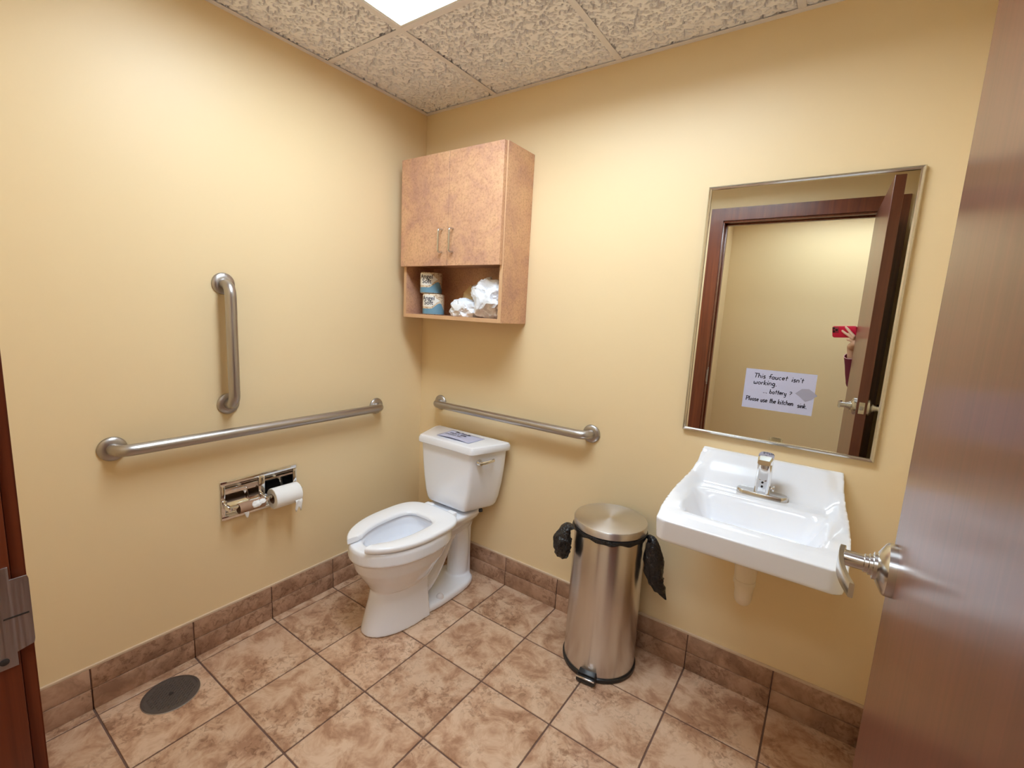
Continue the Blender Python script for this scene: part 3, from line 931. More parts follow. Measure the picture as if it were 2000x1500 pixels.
# ------------------------------------------------------------------ sink
SXC = 1.762
def half_w(v): return 0.219 + 0.027*(1-(1-min(v/0.40, 1))**2)
SV = 0.482
def rim_z(v):
    P = [(0.0, 0.943), (0.02, 0.930), (0.06, 0.893), (0.12, 0.868), (0.2, 0.858), (0.32, 0.845), (0.40, 0.828), (0.44, 0.820), (SV, 0.806)]
    for (a, za), (b, zb) in zip(P[:-1], P[1:]):
        if v <= b: return za+(zb-za)*(v-a)/(b-a)
    return P[-1][1]
def sink_z(u, v):
    """u across from the centre, v out from the wall"""
    w = half_w(v)
    e = w-abs(u)                      # distance from the side edge
    side = ss(0.012, 0.055, e)        # 0 on the rim, 1 inside
    deck = 0.938 - 0.098*ss(0.022, 0.15, v)**0.8
    deck = min(deck, rim_z(v)+0.02)
    z = rim_z(v)*(1-side) + deck*side if v < 0.40 else rim_z(v)
    if v >= 0.36: z = z*(1-ss(0.36, 0.41, v)) + rim_z(v)*ss(0.36, 0.41, v)
    # back ledge
    if v < 0.03: z = max(z, 0.934*(1-ss(0.018, 0.03, v)) + z*ss(0.018, 0.03, v))
    # basin
    bx = ss(0.0, 0.075, 0.196-abs(u)); by = ss(0.0, 0.06, v-0.195)*ss(0.0, 0.05, 0.415-v)
    z -= 0.105*(bx*by)**0.8
    return z
def sink_body():
    nx, nv = 110, 110
    bm = BM()
    top, bot = [], []
    for i in range(nx+1):
        tr, br = [], []
        for j in range(nv+1):
            v = 0.0005 + (SV-0.0005)*j/nv; s = -1+2*i/nx
            # rounded front corners
            vv = v - 0.018*max(0.0, (abs(s)-0.86)/0.14)**2*ss(0.30, SV, v)
            u = s*half_w(vv)*(1-0.012*ss(0.42, SV, v))
            tr.append(bm.verts.new((SXC+u, -vv, sink_z(s*half_w(v), v))))
            zb = 0.742+0.012*ss(0.0, 0.3, v)-0.008*ss(0.40, SV, v)-0.010
            zb = min(zb, sink_z(s*half_w(v), v)-0.014) if 0.16 < v < 0.45 and abs(s) < 0.85 else zb
            br.append(bm.verts.new((SXC+u*0.985, -vv*0.985-0.0005, zb)))
        top.append(tr); bot.append(br)
    for i in range(nx):
        for j in range(nv):
            bm.faces.new((top[i][j], top[i+1][j], top[i+1][j+1], top[i][j+1]))
            bm.faces.new((bot[i][j], bot[i][j+1], bot[i+1][j+1], bot[i+1][j]))
    for k in range(nx):
        for j in (0, nv): bm.faces.new((top[k][j], top[k+1][j], bot[k+1][j], bot[k][j]))
        for i in (0, nx): bm.faces.new((top[i][k], top[i][k+1], bot[i][k+1], bot[i][k]))
    return remesh(bm, 0.0045, 6)
sink = thing('wall_sink', 'white porcelain wall-hung sink under the mirror', 'sink', (SXC, -0.23, 0.73))
link_mesh('basin', sink_body(), M_porc, sink, 180)
bm = BM(); add_lathe(bm, [(0.021, 0.0), (0.021, 0.003), (0.017, 0.004), (0.010, 0.0025)], (SXC, -0.30, sink_z(0, 0.30)-0.001), (0, 0, 1), 24)
obj('drain_ring', bm, M_chrome, sink)

# drain pipe under the sink, wrapped in a white sleeve
pipe = thing('drain_pipe', 'cream wrapped drain trap hanging below the sink', 'drain pipe', (1.757, -0.2, 0.45))
bm = BM()
pts = smooth_path([(1.757, -0.205, 0.735), (1.757, -0.205, 0.64), (1.757, -0.203, 0.56), (1.757, -0.195, 0.50), (1.757, -0.165, 0.482), (1.757, -0.125, 0.50), (1.757, -0.105, 0.56), (1.757, -0.08, 0.60), (1.757, -0.03, 0.605), (1.757, -0.001, 0.605)], 6)
rad = []
for k, q in enumerate(pts): rad.append(0.037-0.011*ss(0.64, 0.50, q.z) if k < len(pts)*0.45 else 0.025)
rad = [0.036 if q.z > 0.63 else (0.026+0.010*ss(0.50, 0.63, q.z) if q.y < -0.15 else 0.025) for q in pts]
rad = [r*(1+0.03*math.sin(k*1.9)) for k, r in enumerate(rad)]
add_tube(bm, pts, rad, 20)
obj('trap_sleeve', bm, M_pvc, pipe, 60)
bm = BM(); add_lathe(bm, [(0.0300, 0.0), (0.0335, 0.002), (0.0335, 0.016), (0.030, 0.018)], (1.757, -0.203, 0.548), (0, 0, 1), 24, False, False); obj('coupling_band', bm, M_pvc, pipe)
bm = BM(); add_lathe(bm, [(0.040, 0.0), (0.040, 0.003), (0.028, 0.010)], (1.757, -0.0005, 0.605), (0, -1, 0), 24); obj('wall_flange', bm, M_chrome, pipe)

# sensor faucet
FXC, FYC = 1.766, -0.142
FZ = 0.8505
fau = thing('faucet', 'chrome sensor faucet on the sink deck', 'faucet', (FXC, FYC, FZ))
bm = BM()
def stad(a, b, z, n=28):
    return [(FXC+(a-b)*(1 if math.cos(2*math.pi*k/n) > 0 else -1)+b*math.cos(2*math.pi*k/n), FYC+b*math.sin(2*math.pi*k/n), z) for k in range(n)]
add_rings(bm, [stad(0.077, 0.026, FZ-0.012), stad(0.077, 0.026, FZ+0.001), stad(0.074, 0.023, FZ+0.005), stad(0.06, 0.012, FZ+0.0055)])
obj('base_plate', bm, M_nickel, fau, 40)
bm = BM()
prof = []
nr = 12
for k in range(nr+1):
    u = k/nr; z = FZ+0.005+0.125*u
    a = 0.0245-0.002*u; b = 0.024-0.004*u
    yc = FYC+0.000-0.012*u
    ring = []
    for q in range(28):
        an = 2*math.pi*q/28; c_, s_ = math.cos(an), math.sin(an); e = 0.62
        ring.append((FXC+a*math.copysign(abs(c_)**e, c_), yc+b*math.copysign(abs(s_)**e, s_), z + (0.016*u*u*(s_*0.5+0.1))))
    prof.append(ring)
add_rings(bm, prof)
obj('column', bm, M_chrome, fau, 50)
# spout head reaching forward over the basin
bm = BM(); rings = []
for k in range(9):
    u = k/8; y = FYC-0.005-0.055*u; z1 = FZ+0.132-0.006*u; z0 = FZ+0.100+0.010*u; w = 0.0225-0.004*u*u
    rings.append([(FXC-w, y, z0+0.004), (FXC-w*0.7, y, z0), (FXC+w*0.7, y, z0), (FXC+w, y, z0+0.004), (FXC+w, y, z1-0.004), (FXC+w*0.75, y, z1), (FXC-w*0.75, y, z1), (FXC-w, y, z1-0.004)])
add_rings(bm, rings); obj('spout', bm, M_chrome, fau, 35)
bm = BM(); add_lathe(bm, [(0.010, 0), (0.010, 0.010)], (FXC, FYC-0.045, FZ+0.098), (0, 0, 1), 18); obj('aerator', bm, M_steel, fau)
for dz in (0.030, 0.044):
    bm = BM(); add_lathe(bm, [(0.0036, 0), (0.0036, 0.0014), (0.0025, 0.0018)], (FXC, FYC-0.0262-0.0006, FZ+dz), (0, -1, 0), 16); obj('sensor_eye', bm, M_lens, fau)
box('sensor_panel', (FXC-0.012, FYC-0.0268, FZ+0.012), (FXC+0.012, FYC-0.020, FZ+0.085), M_chrome, fau, 0.002)
bm = BM(); add_tube(bm, [(FXC+0.020, FYC, FZ+0.022), (FXC+0.033, FYC, FZ+0.022)], 0.006, 14); add_box(bm, (FXC+0.029, FYC-0.016, FZ+0.017), (FXC+0.035, FYC+0.008, FZ+0.030), 0.002, 2)
obj('mixing_lever', bm, M_chrome, fau)

# ------------------------------------------------------------------ toilet
TC = 0.416
def tpnt(u, v, z): return (TC+u, -v, z)      # u across, v out from the back wall
def egg(a, vf, vb, z, n=56, v0=None, eb=2.6, ef=2.05):
    """egg-shaped outline: rounded front at vf, squarer back at vb"""
    v0 = v0 if v0 is not None else vb+(vf-vb)*0.44
    ring = []
    for k in range(n):
        an = 2*math.pi*k/n; c_, s_ = math.cos(an), math.sin(an)
        e = 2/ef if s_ > 0 else 2/eb
        b = (vf-v0) if s_ > 0 else (v0-vb)
        ring.append(tpnt(a*math.copysign(abs(c_)**e, c_), v0+b*math.copysign(abs(s_)**e, s_), z))
    return ring
toilet = thing('toilet', 'white two-piece toilet standing in the corner', 'toilet', (TC, -0.4, 0))
bm = BM()
ZRIM = 0.412
outer = [(0.012, 0.06, 0.50, 0.44, 0.200), (0.098, 0.655, 0.40, None, 0.185), (0.118, 0.672, 0.37, None, 0.215), (0.140, 0.698, 0.34, None, 0.255), (0.160, 0.722, 0.31, None, 0.295), (0.169, 0.735, 0.29, None, 0.335), (0.171, 0.738, 0.285, None, 0.348), (0.183, 0.750, 0.27, None, 0.354), (0.182, 0.748, 0.268, None, 0.398), (0.176, 0.742, 0.272, None, ZRIM)]
rings = [egg(a, vf, vb, z) for a, vf, vb, v0, z in outer[1:]]
rings += [egg(0.118, 0.695, 0.345, ZRIM), egg(0.110, 0.686, 0.352, ZRIM-0.012), egg(0.112, 0.684, 0.352, 0.370), egg(0.104, 0.665, 0.365, 0.32), egg(0.080, 0.615, 0.395, 0.265), egg(0.045, 0.55, 0.44, 0.228)]
add_rings(bm, rings)
# front pedestal, ending in a crisp edge on either side
def shield(a, vf, vb, z, n=40):
    ring = []
    for k in range(n+1):
        an = math.pi*k/n
        ring.append(tpnt(a*math.cos(an) if 0 < k < n else a*math.cos(an), vb+0.02+(vf-vb-0.02)*math.sin(an)**0.85, z))
    ring += [tpnt(-a, vb, z), tpnt(a, vb, z)]
    return ring
add_rings(bm, [shield(0.120, 0.703, 0.425, 0.001), shield(0.118, 0.698, 0.425, 0.02), shield(0.109, 0.682, 0.425, 0.08), shield(0.101, 0.664, 0.425, 0.14), shield(0.099, 0.655, 0.425, 0.185), shield(0.108, 0.664, 0.40, 0.225), shield(0.118, 0.67, 0.39, 0.255)])
# foot flange
def foot(s, z):
    ring = []
    for k in range(40):
        an = 2*math.pi*k/40; c_, s_ = math.cos(an), math.sin(an); e = 0.55
        w = 0.118
        ring.append(tpnt(w*s*math.copysign(abs(c_)**e, c_), 0.275+0.215*s*math.copysign(abs(s_)**0.7, s_), z))
    return ring
add_rings(bm, [foot(1, 0.001), foot(1, 0.022), foot(0.95, 0.032), foot(0.85, 0.036)])
# trapway loop
tr = smooth_path([tpnt(0, 0.50, 0.10), tpnt(0, 0.40, 0.085), tpnt(0, 0.335, 0.12), tpnt(0, 0.275, 0.20), tpnt(0, 0.235, 0.27), tpnt(0, 0.175, 0.315), tpnt(0, 0.118, 0.28), tpnt(0, 0.105, 0.18), tpnt(0, 0.11, 0.08), tpnt(0, 0.115, 0.01)], 6)
add_tube(bm, tr, [0.056]*len(tr), 20)
# deck carrying the tank and the seat hinges
def deck(z, a, v0, v1, n=32):
    ring = []
    for k in range(n):
        an = 2*math.pi*k/n; c_, s_ = math.cos(an), math.sin(an); e = 0.4
        ring.append(tpnt(a*math.copysign(abs(c_)**e, c_), (v0+v1)/2+(v1-v0)/2*math.copysign(abs(s_)**e, s_), z))
    return ring
add_rings(bm, [deck(0.29, 0.055, 0.07, 0.30), deck(0.33, 0.075, 0.06, 0.33), deck(0.37, 0.110, 0.05, 0.35), deck(0.395, 0.124, 0.045, 0.36), deck(0.412, 0.124, 0.045, 0.36)])
# rear column under the deck
add_rings(bm, [deck(0.02, 0.052, 0.055, 0.11), deck(0.15, 0.046, 0.055, 0.10), deck(0.28, 0.046, 0.055, 0.10), deck(0.38, 0.075, 0.05, 0.16)])
link_mesh('bowl', remesh(bm, 0.0045, 5), M_porc, toilet, 180)
bm = BM(); add_rings(bm, [egg(0.066, 0.60, 0.41, 0.2445)], cap1=False); obj('water', bm, M_water, toilet, None)
# bolt caps
for sgn in (-1, 1):
    bm = BM(); add_lathe(bm, [(0.0185, 0), (0.018, 0.010), (0.013, 0.018), (0.006, 0.0225), (0.0, 0.0235)], tpnt(sgn*0.092, 0.335, 0.031), (0, 0, 1), 22); obj('bolt_cap', bm, M_bolt, toilet, 60)
# seat: horseshoe, open at the front
bm = BM()
nS = 60; rings = []
for k in range(nS+1):
    an = math.radians(-90 + 180*0) ; t_ = -1+2*k/nS           # -1 .. 1, tip to tip
    th_ = t_*math.radians(180-17)
    c_, s_ = math.sin(th_), -math.cos(th_)      # c across, s: -1 at the back, +1 towards the front
    def out_pt(a, vf, vb, v0):
        e = 2/2.05 if s_ > 0 else 2/3.6
        b = (vf-v0) if s_ > 0 else (v0-vb)
        return a*math.copysign(abs(c_)**e, c_), v0+b*math.copysign(abs(s_)**e, s_)
    ou, ov = out_pt(0.184, 0.756, 0.262, 0.47); iu, iv = out_pt(0.098, 0.700, 0.368, 0.50)
    if abs(t_) > 0.90:      # widen the gap between the tips
        s2 = ss(0.90, 1.0, abs(t_))
        iu = iu + math.copysign(0.020*s2, t_); 
    z0, z1 = 0.4175, 0.4405
    w = Vector((iu-ou, iv-ov)); 
    def mixp(f, z): return tpnt(ou+w.x*f, ov+w.y*f, z)
    rings.append([mixp(0.03, z0), mixp(0.0, z0+0.006), mixp(0.0, z1-0.008), mixp(0.05, z1-0.002), mixp(0.14, z1), mixp(0.5, z1+0.0005), mixp(0.84, z1-0.002), mixp(0.95, z1-0.006), mixp(1.0, z1-0.013), mixp(0.98, z0)])
add_rings(bm, rings)
obj('seat', bm, M_seat, toilet, 50)
for sgn in (-1, 1):
    bm = BM(); add_box(bm, tpnt(sgn*0.075-0.024, 0.274, 0.4115), tpnt(sgn*0.075+0.024, 0.238, 0.436), 0.006, 3); obj('hinge', bm, M_seat, toilet)
# tank
def tank_ring(fw, bw, v0, v1, z, r=0.018):
    """plan: wide at the wall, narrower at the front, softened corners"""
    pts = [(bw, v0), (bw*0.995, v0+0.03), (fw, v1-0.002), (-fw, v1-0.002), (-bw*0.995, v0+0.03), (-bw, v0)]
    P = [Vector(p) for p in pts]; ring = []
    n = len(P)
    for i in range(n):
        a, b, c_ = P[i-1], P[i], P[(i+1) % n]
        da, dc = (a-b), (c_-b)
        ra = min(r, da.length*0.45, dc.length*0.45); da.normalize(); dc.normalize()
        for k in range(5):
            t = k/4
            q = b + da*ra*(1-t)**2 + dc*ra*t*t
            ring.append(tpnt(q.x, q.y + 0.006*(1-(q.x/max(bw, 1e-6))**2)*(1 if q.y > (v0+v1)/2 else 0), z))
    return ring
TV0, TV1 = 0.035, 0.225
bm = BM()
add_rings(bm, [tank_ring(0.110, 0.155, TV0+0.012, TV1-0.022, 0.426), tank_ring(0.124, 0.176, TV0+0.006, TV1-0.010, 0.436), tank_ring(0.130, 0.186, TV0+0.004, TV1-0.005, 0.452), tank_ring(0.138, 0.198, TV0, TV1-0.001, 0.49), tank_ring(0.150, 0.213, TV0, TV1, 0.56), tank_ring(0.160, 0.224, TV0, TV1+0.001, 0.64), tank_ring(0.167, 0.231, TV0, TV1+0.002, 0.735)])
obj('tank', bm, M_porc, toilet, 40)
bm = BM()
add_rings(bm, [tank_ring(0.176, 0.243, TV0-0.010, TV1+0.014, 0.7335), tank_ring(0.179, 0.246, TV0-0.012, TV1+0.017, 0.737), tank_ring(0.179, 0.246, TV0-0.012, TV1+0.017, 0.757), tank_ring(0.174, 0.241, TV0-0.008, TV1+0.012, 0.768), tank_ring(0.165, 0.232, TV0-0.002, TV1+0.004, 0.7705)])
obj('tank_lid', bm, M_porc, toilet, 40)
# flush lever on the slanting right side of the tank
A = Vector(tpnt(0.163, TV1, 0.69)); B = Vector(tpnt(0.229, TV0+0.03, 0.69)); sd = (B-A).normalized(); sn = Vector((-sd.y, sd.x, 0))
if sn.x < 0: sn = -sn
hp = A+sd*0.040; hp.z = 0.692
bm = BM(); add_lathe(bm, [(0.0165, -0.003), (0.0165, 0.006), (0.013, 0.012), (0.009, 0.020), (0.009, 0.027)], hp, sn, 20)
flush = obj('flush_lever', bm, M_chrome, toilet)
bm = BM(); add_tube(bm, [hp+sn*0.022-sd*0.008, hp+sn*0.023+sd*0.02, hp+sn*0.022+sd*0.048+Vector((0, 0, 0.004)), hp+sn*0.018+sd*0.072+Vector((0, 0, 0.007))], [0.0095, 0.0085, 0.0082, 0.0092], 12, True, ((sn.x, sn.y, 0), 0.6))
obj('lever_arm', bm, M_chrome, flush, 60)
# supply stop hint under the tank
bm = BM(); add_lathe(bm, [(0.010, 0), (0.010, 0.012), (0.006, 0.016)], tpnt(0.148, 0.12, 0.414), (0, 0, 1), 14); obj('tank_bolt', bm, M_irondk, toilet)

# note lying on the tank lid
tn = thing('handwritten_note', 'lavender handwritten note lying on the toilet tank lid', 'note', (0.418, -0.13, 0.771))
NQ = [Vector((0.318, -0.192)), Vector((0.530, -0.194)), Vector((0.534, -0.072)), Vector((0.302, -0.058))]
def nq(u, v, dz=0.0):
    a = NQ[0]*(1-u)+NQ[1]*u; b = NQ[3]*(1-u)+NQ[2]*u; q = a*(1-v)+b*v
    return Vector((q.x, q.y, 0.7712+0.006*math.sin(math.pi*u)*(1-v)**2+0.002*(1-v)+dz))
grid_obj('sheet', 12, 8, lambda u, v: nq(u, v), M_note, tn, 0.0004)
def tl(x, y): return nq(x, y, 0.0016)
bm_lines = [('The handle', 0.18, 0.80, 0.072, 0.72), ('sticks a little', 0.13, 0.58, 0.068, 0.66), ('if not  please  hold', 0.08, 0.38, 0.052, 0.62)]
handwriting('lettering', [(a.replace('  ', ' '), x, y, h, w) for a, x, y, h, w in bm_lines], tl, M_ink, tn, 0.26)

# ------------------------------------------------------------------ step can with its black liner
KX, KY = 1.262, -0.172
can = thing('step_trash_can', 'round brushed steel step bin beside the sink', 'trash can', (KX, KY, 0))
bm = BM(); add_lathe(bm, [(0.146, 0.0005), (0.149, 0.004), (0.149, 0.016), (0.146, 0.019), (0.135, 0.019)], (KX, KY, 0), (0, 0, 1), 56); obj('base_ring', bm, M_black, can)
bm = BM(); add_lathe(bm, [(0.143, 0.0185), (0.1435, 0.03), (0.1415, 0.20), (0.1395, 0.566), (0.137, 0.572)], (KX, KY, 0), (0, 0, 1), 64); obj('body', bm, M_can, can, 40)
def spun_steel():
    m = new_mat('spun_lid_steel', (0.72, 0.71, 0.72, 1), 0.34, 1.0)
    spin(m)
    return m
bm = BM(); add_lathe(bm, [(0.140, 0.588), (0.1435, 0.590), (0.1435, 0.612), (0.141, 0.6165), (0.136, 0.618), (0.07, 0.6195), (0.0, 0.620)], (KX, KY, 0), (0, 0, 1), 64); lid = obj('lid', bm, spun_steel(), can, 40)
# pedal
pd = (Vector((1.2825, -0.334, 0))-Vector((KX, KY, 0))).normalized(); pt = Vector((-pd.y, pd.x, 0))
def kp(a, b, z): return Vector((KX, KY, 0))+pd*a+pt*b+Vector((0, 0, z))
bm = BM()
add_box(bm, (0.130, -0.037, 0.006), (0.176, 0.037, 0.026), 0.004, 2)
add_box(bm, (0.120, -0.034, 0.022), (0.160, 0.034, 0.046), 0.004, 2)
for v in bm.verts:
    if v.co.z > 0.03 and v.co.x > 0.145: v.co.z -= 0.012
    v.co = kp(*v.co)
pedal = obj('pedal', bm, M_black, can)
bm = BM(); add_box(bm, (0.172, -0.036, 0.0235), (0.1775, 0.036, 0.0285), 0.0015, 2)
for v in bm.verts: v.co = kp(*v.co)
obj('pedal_strip', bm, M_chrome, pedal)
bm = BM(); add_box(bm, (0.150, -0.032, 0.0005), (0.172, 0.032, 0.007), 0.002, 1)
for v in bm.verts: v.co = kp(*v.co)
obj('pedal_foot', bm, M_black, pedal)

liner = thing('trash_bag', 'black plastic bag hanging out under the lid of the step bin', 'bag', (KX, KY, 0.45))
bm = BM(); rings = []
segs = 90
for r, z in ((0.1405, 0.575), (0.1430, 0.577), (0.1465, 0.570), (0.1475, 0.578), (0.1455, 0.586), (0.138, 0.5875)):
    ring = []
    for k in range(segs):
        an = 2*math.pi*k/segs
        w = noise.noise(Vector((math.cos(an)*5, math.sin(an)*5, z*40)))
        drop = 0.008*noise.noise(Vector((math.cos(an)*3, math.sin(an)*3, 4)))
        rr_ = r+0.0035*w if r > 0.1425 else r
        ring.append((KX+rr_*math.cos(an), KY+rr_*math.sin(an), min(z+(drop if z < 0.58 else 0), 0.5875)))
    rings.append(ring)
add_rings(bm, rings, True, False, False)
obj('folded_rim', bm, M_bagblk, liner, 30)
def lobe(name, path, widths, depth, nrm, seed, nseg=26):
    """crumpled hanging flap: flattened sleeve along path with creases"""
    P = smooth_path(path, 7); n = len(P)
    W = []
    for i in range(n):
        u = i/(n-1)*(len(widths)-1); k = min(int(u), len(widths)-2); W.append(widths[k]*(1-(u-k))+widths[k+1]*(u-k))
    bm = BM(); rings = []
    nv = Vector(nrm).normalized()
    for i in range(n):
        t = (P[min(i+1, n-1)]-P[max(i-1, 0)]).normalized(); s = t.cross(nv).normalized()
        ring = []
        for k in range(nseg):
            an = 2*math.pi*k/nseg
            q = noise.noise(Vector((math.cos(an)*2.2+seed, math.sin(an)*2.2, i*0.35)))
            q2 = 1-2*abs(noise.noise(Vector((math.cos(an)*2.6+seed, math.sin(an)*2.6+3, i*0.22))))
            f = 1+0.30*q+0.16*q2
            ring.append(P[i]+s*W[i]*math.cos(an)*f+nv*depth*(0.35+0.65*W[i]/max(W))*math.sin(an)*f)
        rings.append(ring)
    add_rings(bm, rings)
    return obj(name, bm, M_bagblk, liner, 45)
vr = Vector((CR.x, CR.y, 0)).normalized(); vf2 = Vector((-CF.x, -CF.y, 0)).normalized()   # sideways and towards the doorway
K0 = Vector((KX, KY, 0))
def kq(a, b, z): return K0+vr*a+vf2*b+Vector((0, 0, z))
lobe('flap', [kq(-0.149, 0.02, 0.581), kq(-0.172, 0.02, 0.576), kq(-0.188, 0.02, 0.535), kq(-0.187, 0.02, 0.490), kq(-0.180, 0.02, 0.462)], [0.005, 0.014, 0.032, 0.031, 0.020], 0.042, vf2, 1.7)
lobe('flap', [kq(0.128, 0.078, 0.581), kq(0.142, 0.095, 0.572), kq(0.153, 0.098, 0.500), kq(0.164, 0.098, 0.430), kq(0.188, 0.098, 0.385), kq(0.214, 0.098, 0.343)], [0.005, 0.018, 0.033, 0.030, 0.020, 0.003], 0.026, vf2, 6.4)

# ------------------------------------------------------------------ round floor cover
FCX, FCY, FCR = 0.137, -1.309, 0.0845
cov = thing('floor_cleanout_cover', 'round grey metal cover set in the floor by the left wall', 'floor cover', (FCX, FCY, 0))
bm = BM(); add_lathe(bm, [(FCR, 0.0002), (FCR, 0.002), (FCR-0.003, 0.0032), (FCR-0.006, 0.0032), (FCR-0.007, 0.0016), (0.0, 0.0016)], (FCX, FCY, 0), (0, 0, 1), 56); obj('plate', bm, M_iron, cov)
bm = BM(); add_lathe(bm, [(FCR+0.0022, 0.0001), (FCR+0.0022, 0.0014), (FCR+0.0002, 0.0018), (FCR+0.0002, 0.0001)], (FCX, FCY, 0), (0, 0, 1), 56, False, False); obj('rim_ring', bm, M_steel, cov)
bm = BM()
rot = math.radians(42)
for i in range(-9, 10):
    for j in range(-5, 6):
        a, b = i*0.0088, j*0.0165+(0.008 if i % 2 else 0)
        if math.hypot(a, b) > FCR-0.017 or math.hypot(a, b) < 0.010: continue
        cx_ = FCX+a*math.cos(rot)-b*math.sin(rot); cy_ = FCY+a*math.sin(rot)+b*math.cos(rot)
        ax = Vector((-math.sin(rot), math.cos(rot), 0))*0.0062; bx_ = Vector((math.cos(rot), math.sin(rot), 0))*0.0024
        c0 = Vector((cx_, cy_, 0))
        q = [c0-ax-bx_, c0+ax-bx_, c0+ax+bx_, c0-ax+bx_]
        add_rings(bm, [[p+Vector((0, 0, 0.0012)) for p in q], [c0+(p-c0)*0.75+Vector((0, 0, 0.0036)) for p in q]])
o_ = obj('tread_studs', bm, M_iron, cov, None); o_['kind'] = 'stuff'
bm = BM(); add_lathe(bm, [(0.0075, 0.0012), (0.0075, 0.003), (0.0045, 0.0036)], (FCX, FCY, 0), (0, 0, 1), 20); obj('centre_screw', bm, M_irondk, cov)

# ------------------------------------------------------------------ phone and the person holding it in the doorway
def cp(a, b, c_): return CAM+CR*a+CU*b+CF*c_
PL0, PL1, PB, PTp = -0.043, 0.110, -0.048, 0.026
phone = thing('phone', 'red phone held up in the doorway seen in the mirror', 'phone', cp(0.03, -0.01, -0.012))
def cam_box(name, lo, hi, bev, mat, parent):
    bm = BM(); add_box(bm, lo, hi, bev, 3)
    for v in bm.verts: v.co = cp(*v.co)
    return obj(name, bm, mat, parent, 35)
def rrect(e, c_, r=0.013, n=6):
    x0, x1, y0, y1 = PL0+e, PL1-e, PB+e, PTp-e
    out = []
    for cx_, cy_, a0_ in ((x1-r, y1-r, 0), (x0+r, y1-r, 90), (x0+r, y0+r, 180), (x1-r, y0+r, 270)):
        out += [cp(cx_+r*math.cos(math.radians(a0_+90*k/n)), cy_+r*math.sin(math.radians(a0_+90*k/n)), c_) for k in range(n+1)]
    return out
bm = BM(); add_rings(bm, [rrect(0.003, -0.0195), rrect(0.0005, -0.018), rrect(0, -0.016), rrect(0, -0.012), rrect(0.0008, -0.0098), rrect(0.003, -0.0085)])
body_ = obj('case', bm, M_red, phone, 60)
cam_box('screen', (PL0+0.004, PB+0.004, -0.0200), (PL1-0.004, PTp-0.004, -0.0192), 0.0002, M_screen, phone)
plate = cam_box('camera_plate', (PL0+0.004, PTp-0.043, -0.0087), (PL0+0.044, PTp-0.004, -0.0068), 0.0008, M_redgl, phone)
for a, b in ((PL0+0.014, PTp-0.014), (PL0+0.014, PTp-0.033), (PL0+0.031, PTp-0.024)):
    bm = BM(); add_lathe(bm, [(0.0072, -0.0070), (0.0072, -0.0052), (0.0062, -0.0050)], (a, b, 0), (0, 0, 1), 20)
    for v in bm.verts: v.co = cp(*v.co)
    obj('lens', bm, M_lens, plate)

def limb(bm, pts, rad, seg=14, sub=4):
    P = smooth_path(pts, sub); n = len(P); m = len(pts)-1
    R = []
    for i in range(n):
        u = i/(n-1)*m; k = min(int(u), m-1); R.append(rad[k]*(1-(u-k))+rad[k+1]*(u-k))
    add_tube(bm, P, R, seg)
    for p, r in ((P[0], R[0]), (P[-1], R[-1])):
        bmesh.ops.create_uvsphere(bm, u_segments=12, v_segments=8, radius=r*0.99, matrix=Matrix.Translation(p))
def ell(bm, c_, r, rot=None):
    m = Matrix.Translation(Vector(c_)) @ (rot or Matrix()) @ Matrix.Diagonal((r[0], r[1], r[2], 1))
    bmesh.ops.create_uvsphere(bm, u_segments=20, v_segments=14, radius=1.0, matrix=m)
person = thing('person', 'person in a burgundy top holding up the red phone, reflected in the mirror', 'person', (2.36, -2.33, 0))
WR = Vector((1.990, -1.905, 1.300)); EL = Vector((2.045, -2.02, 1.06)); SH = Vector((2.20, -2.22, 1.36))
PEL = Vector((2.36, -2.33, 0.92)); NECK = Vector((2.34, -2.30, 1.44)); HEAD = Vector((2.325, -2.26, 1.585)); SHL = Vector((2.50, -2.42, 1.36))
bm = BM()
limb(bm, [PEL, PEL+Vector((0, 0.01, 0.18)), PEL+Vector((-0.01, 0.02, 0.36)), NECK-Vector((0, 0, 0.05))], [0.145, 0.125, 0.14, 0.09], 18)
limb(bm, [NECK-Vector((0, 0, 0.05)), NECK+Vector((-0.005, 0.01, 0.05))], [0.055, 0.05])
ell(bm, HEAD, (0.075, 0.092, 0.112)); ell(bm, HEAD+Vector((-0.02, 0.04, -0.06)), (0.05, 0.055, 0.05))
fd = Vector((-0.35, 0.94, 0)).normalized(); fs = Vector((fd.y, -fd.x, 0))
ell(bm, HEAD+fd*0.096-Vector((0, 0, 0.02)), (0.013, 0.017, 0.018))
for s_ in (-1, 1): ell(bm, HEAD+fs*0.076*s_-Vector((0, 0, 0.012)), (0.012, 0.016, 0.028))
ell(bm, HEAD+fd*0.088-Vector((0, 0, 0.062)), (0.020, 0.012, 0.007))
limb(bm, [NECK-Vector((0, 0, 0.07)), SH], [0.07, 0.06]); limb(bm, [NECK-Vector((0, 0, 0.07)), SHL], [0.07, 0.06])
limb(bm, [SH, (SH+EL)/2, EL], [0.056, 0.047, 0.040]); limb(bm, [EL, (EL*2+WR)/3, WR], [0.041, 0.038, 0.025])
HL = SHL+Vector((0.07, -0.01, -0.55)); limb(bm, [SHL, SHL+Vector((0.05, -0.03, -0.27))], [0.056, 0.042]); limb(bm, [SHL+Vector((0.05, -0.03, -0.27)), HL], [0.041, 0.026])
ell(bm, HL-Vector((0, 0, 0.05)), (0.02, 0.038, 0.05))
for k in range(4): limb(bm, [HL+Vector((0, -0.025+0.017*k, -0.09)), HL+Vector((-0.008, -0.025+0.017*k, -0.125)), HL+Vector((-0.022, -0.025+0.017*k, -0.15+0.006*abs(k-1.5)))], [0.0092, 0.0088, 0.0075], 10)
limb(bm, [HL+Vector((0, 0.03, -0.03)), HL+Vector((-0.015, 0.05, -0.065)), HL+Vector((-0.022, 0.05, -0.09))], [0.011, 0.010, 0.008], 10)
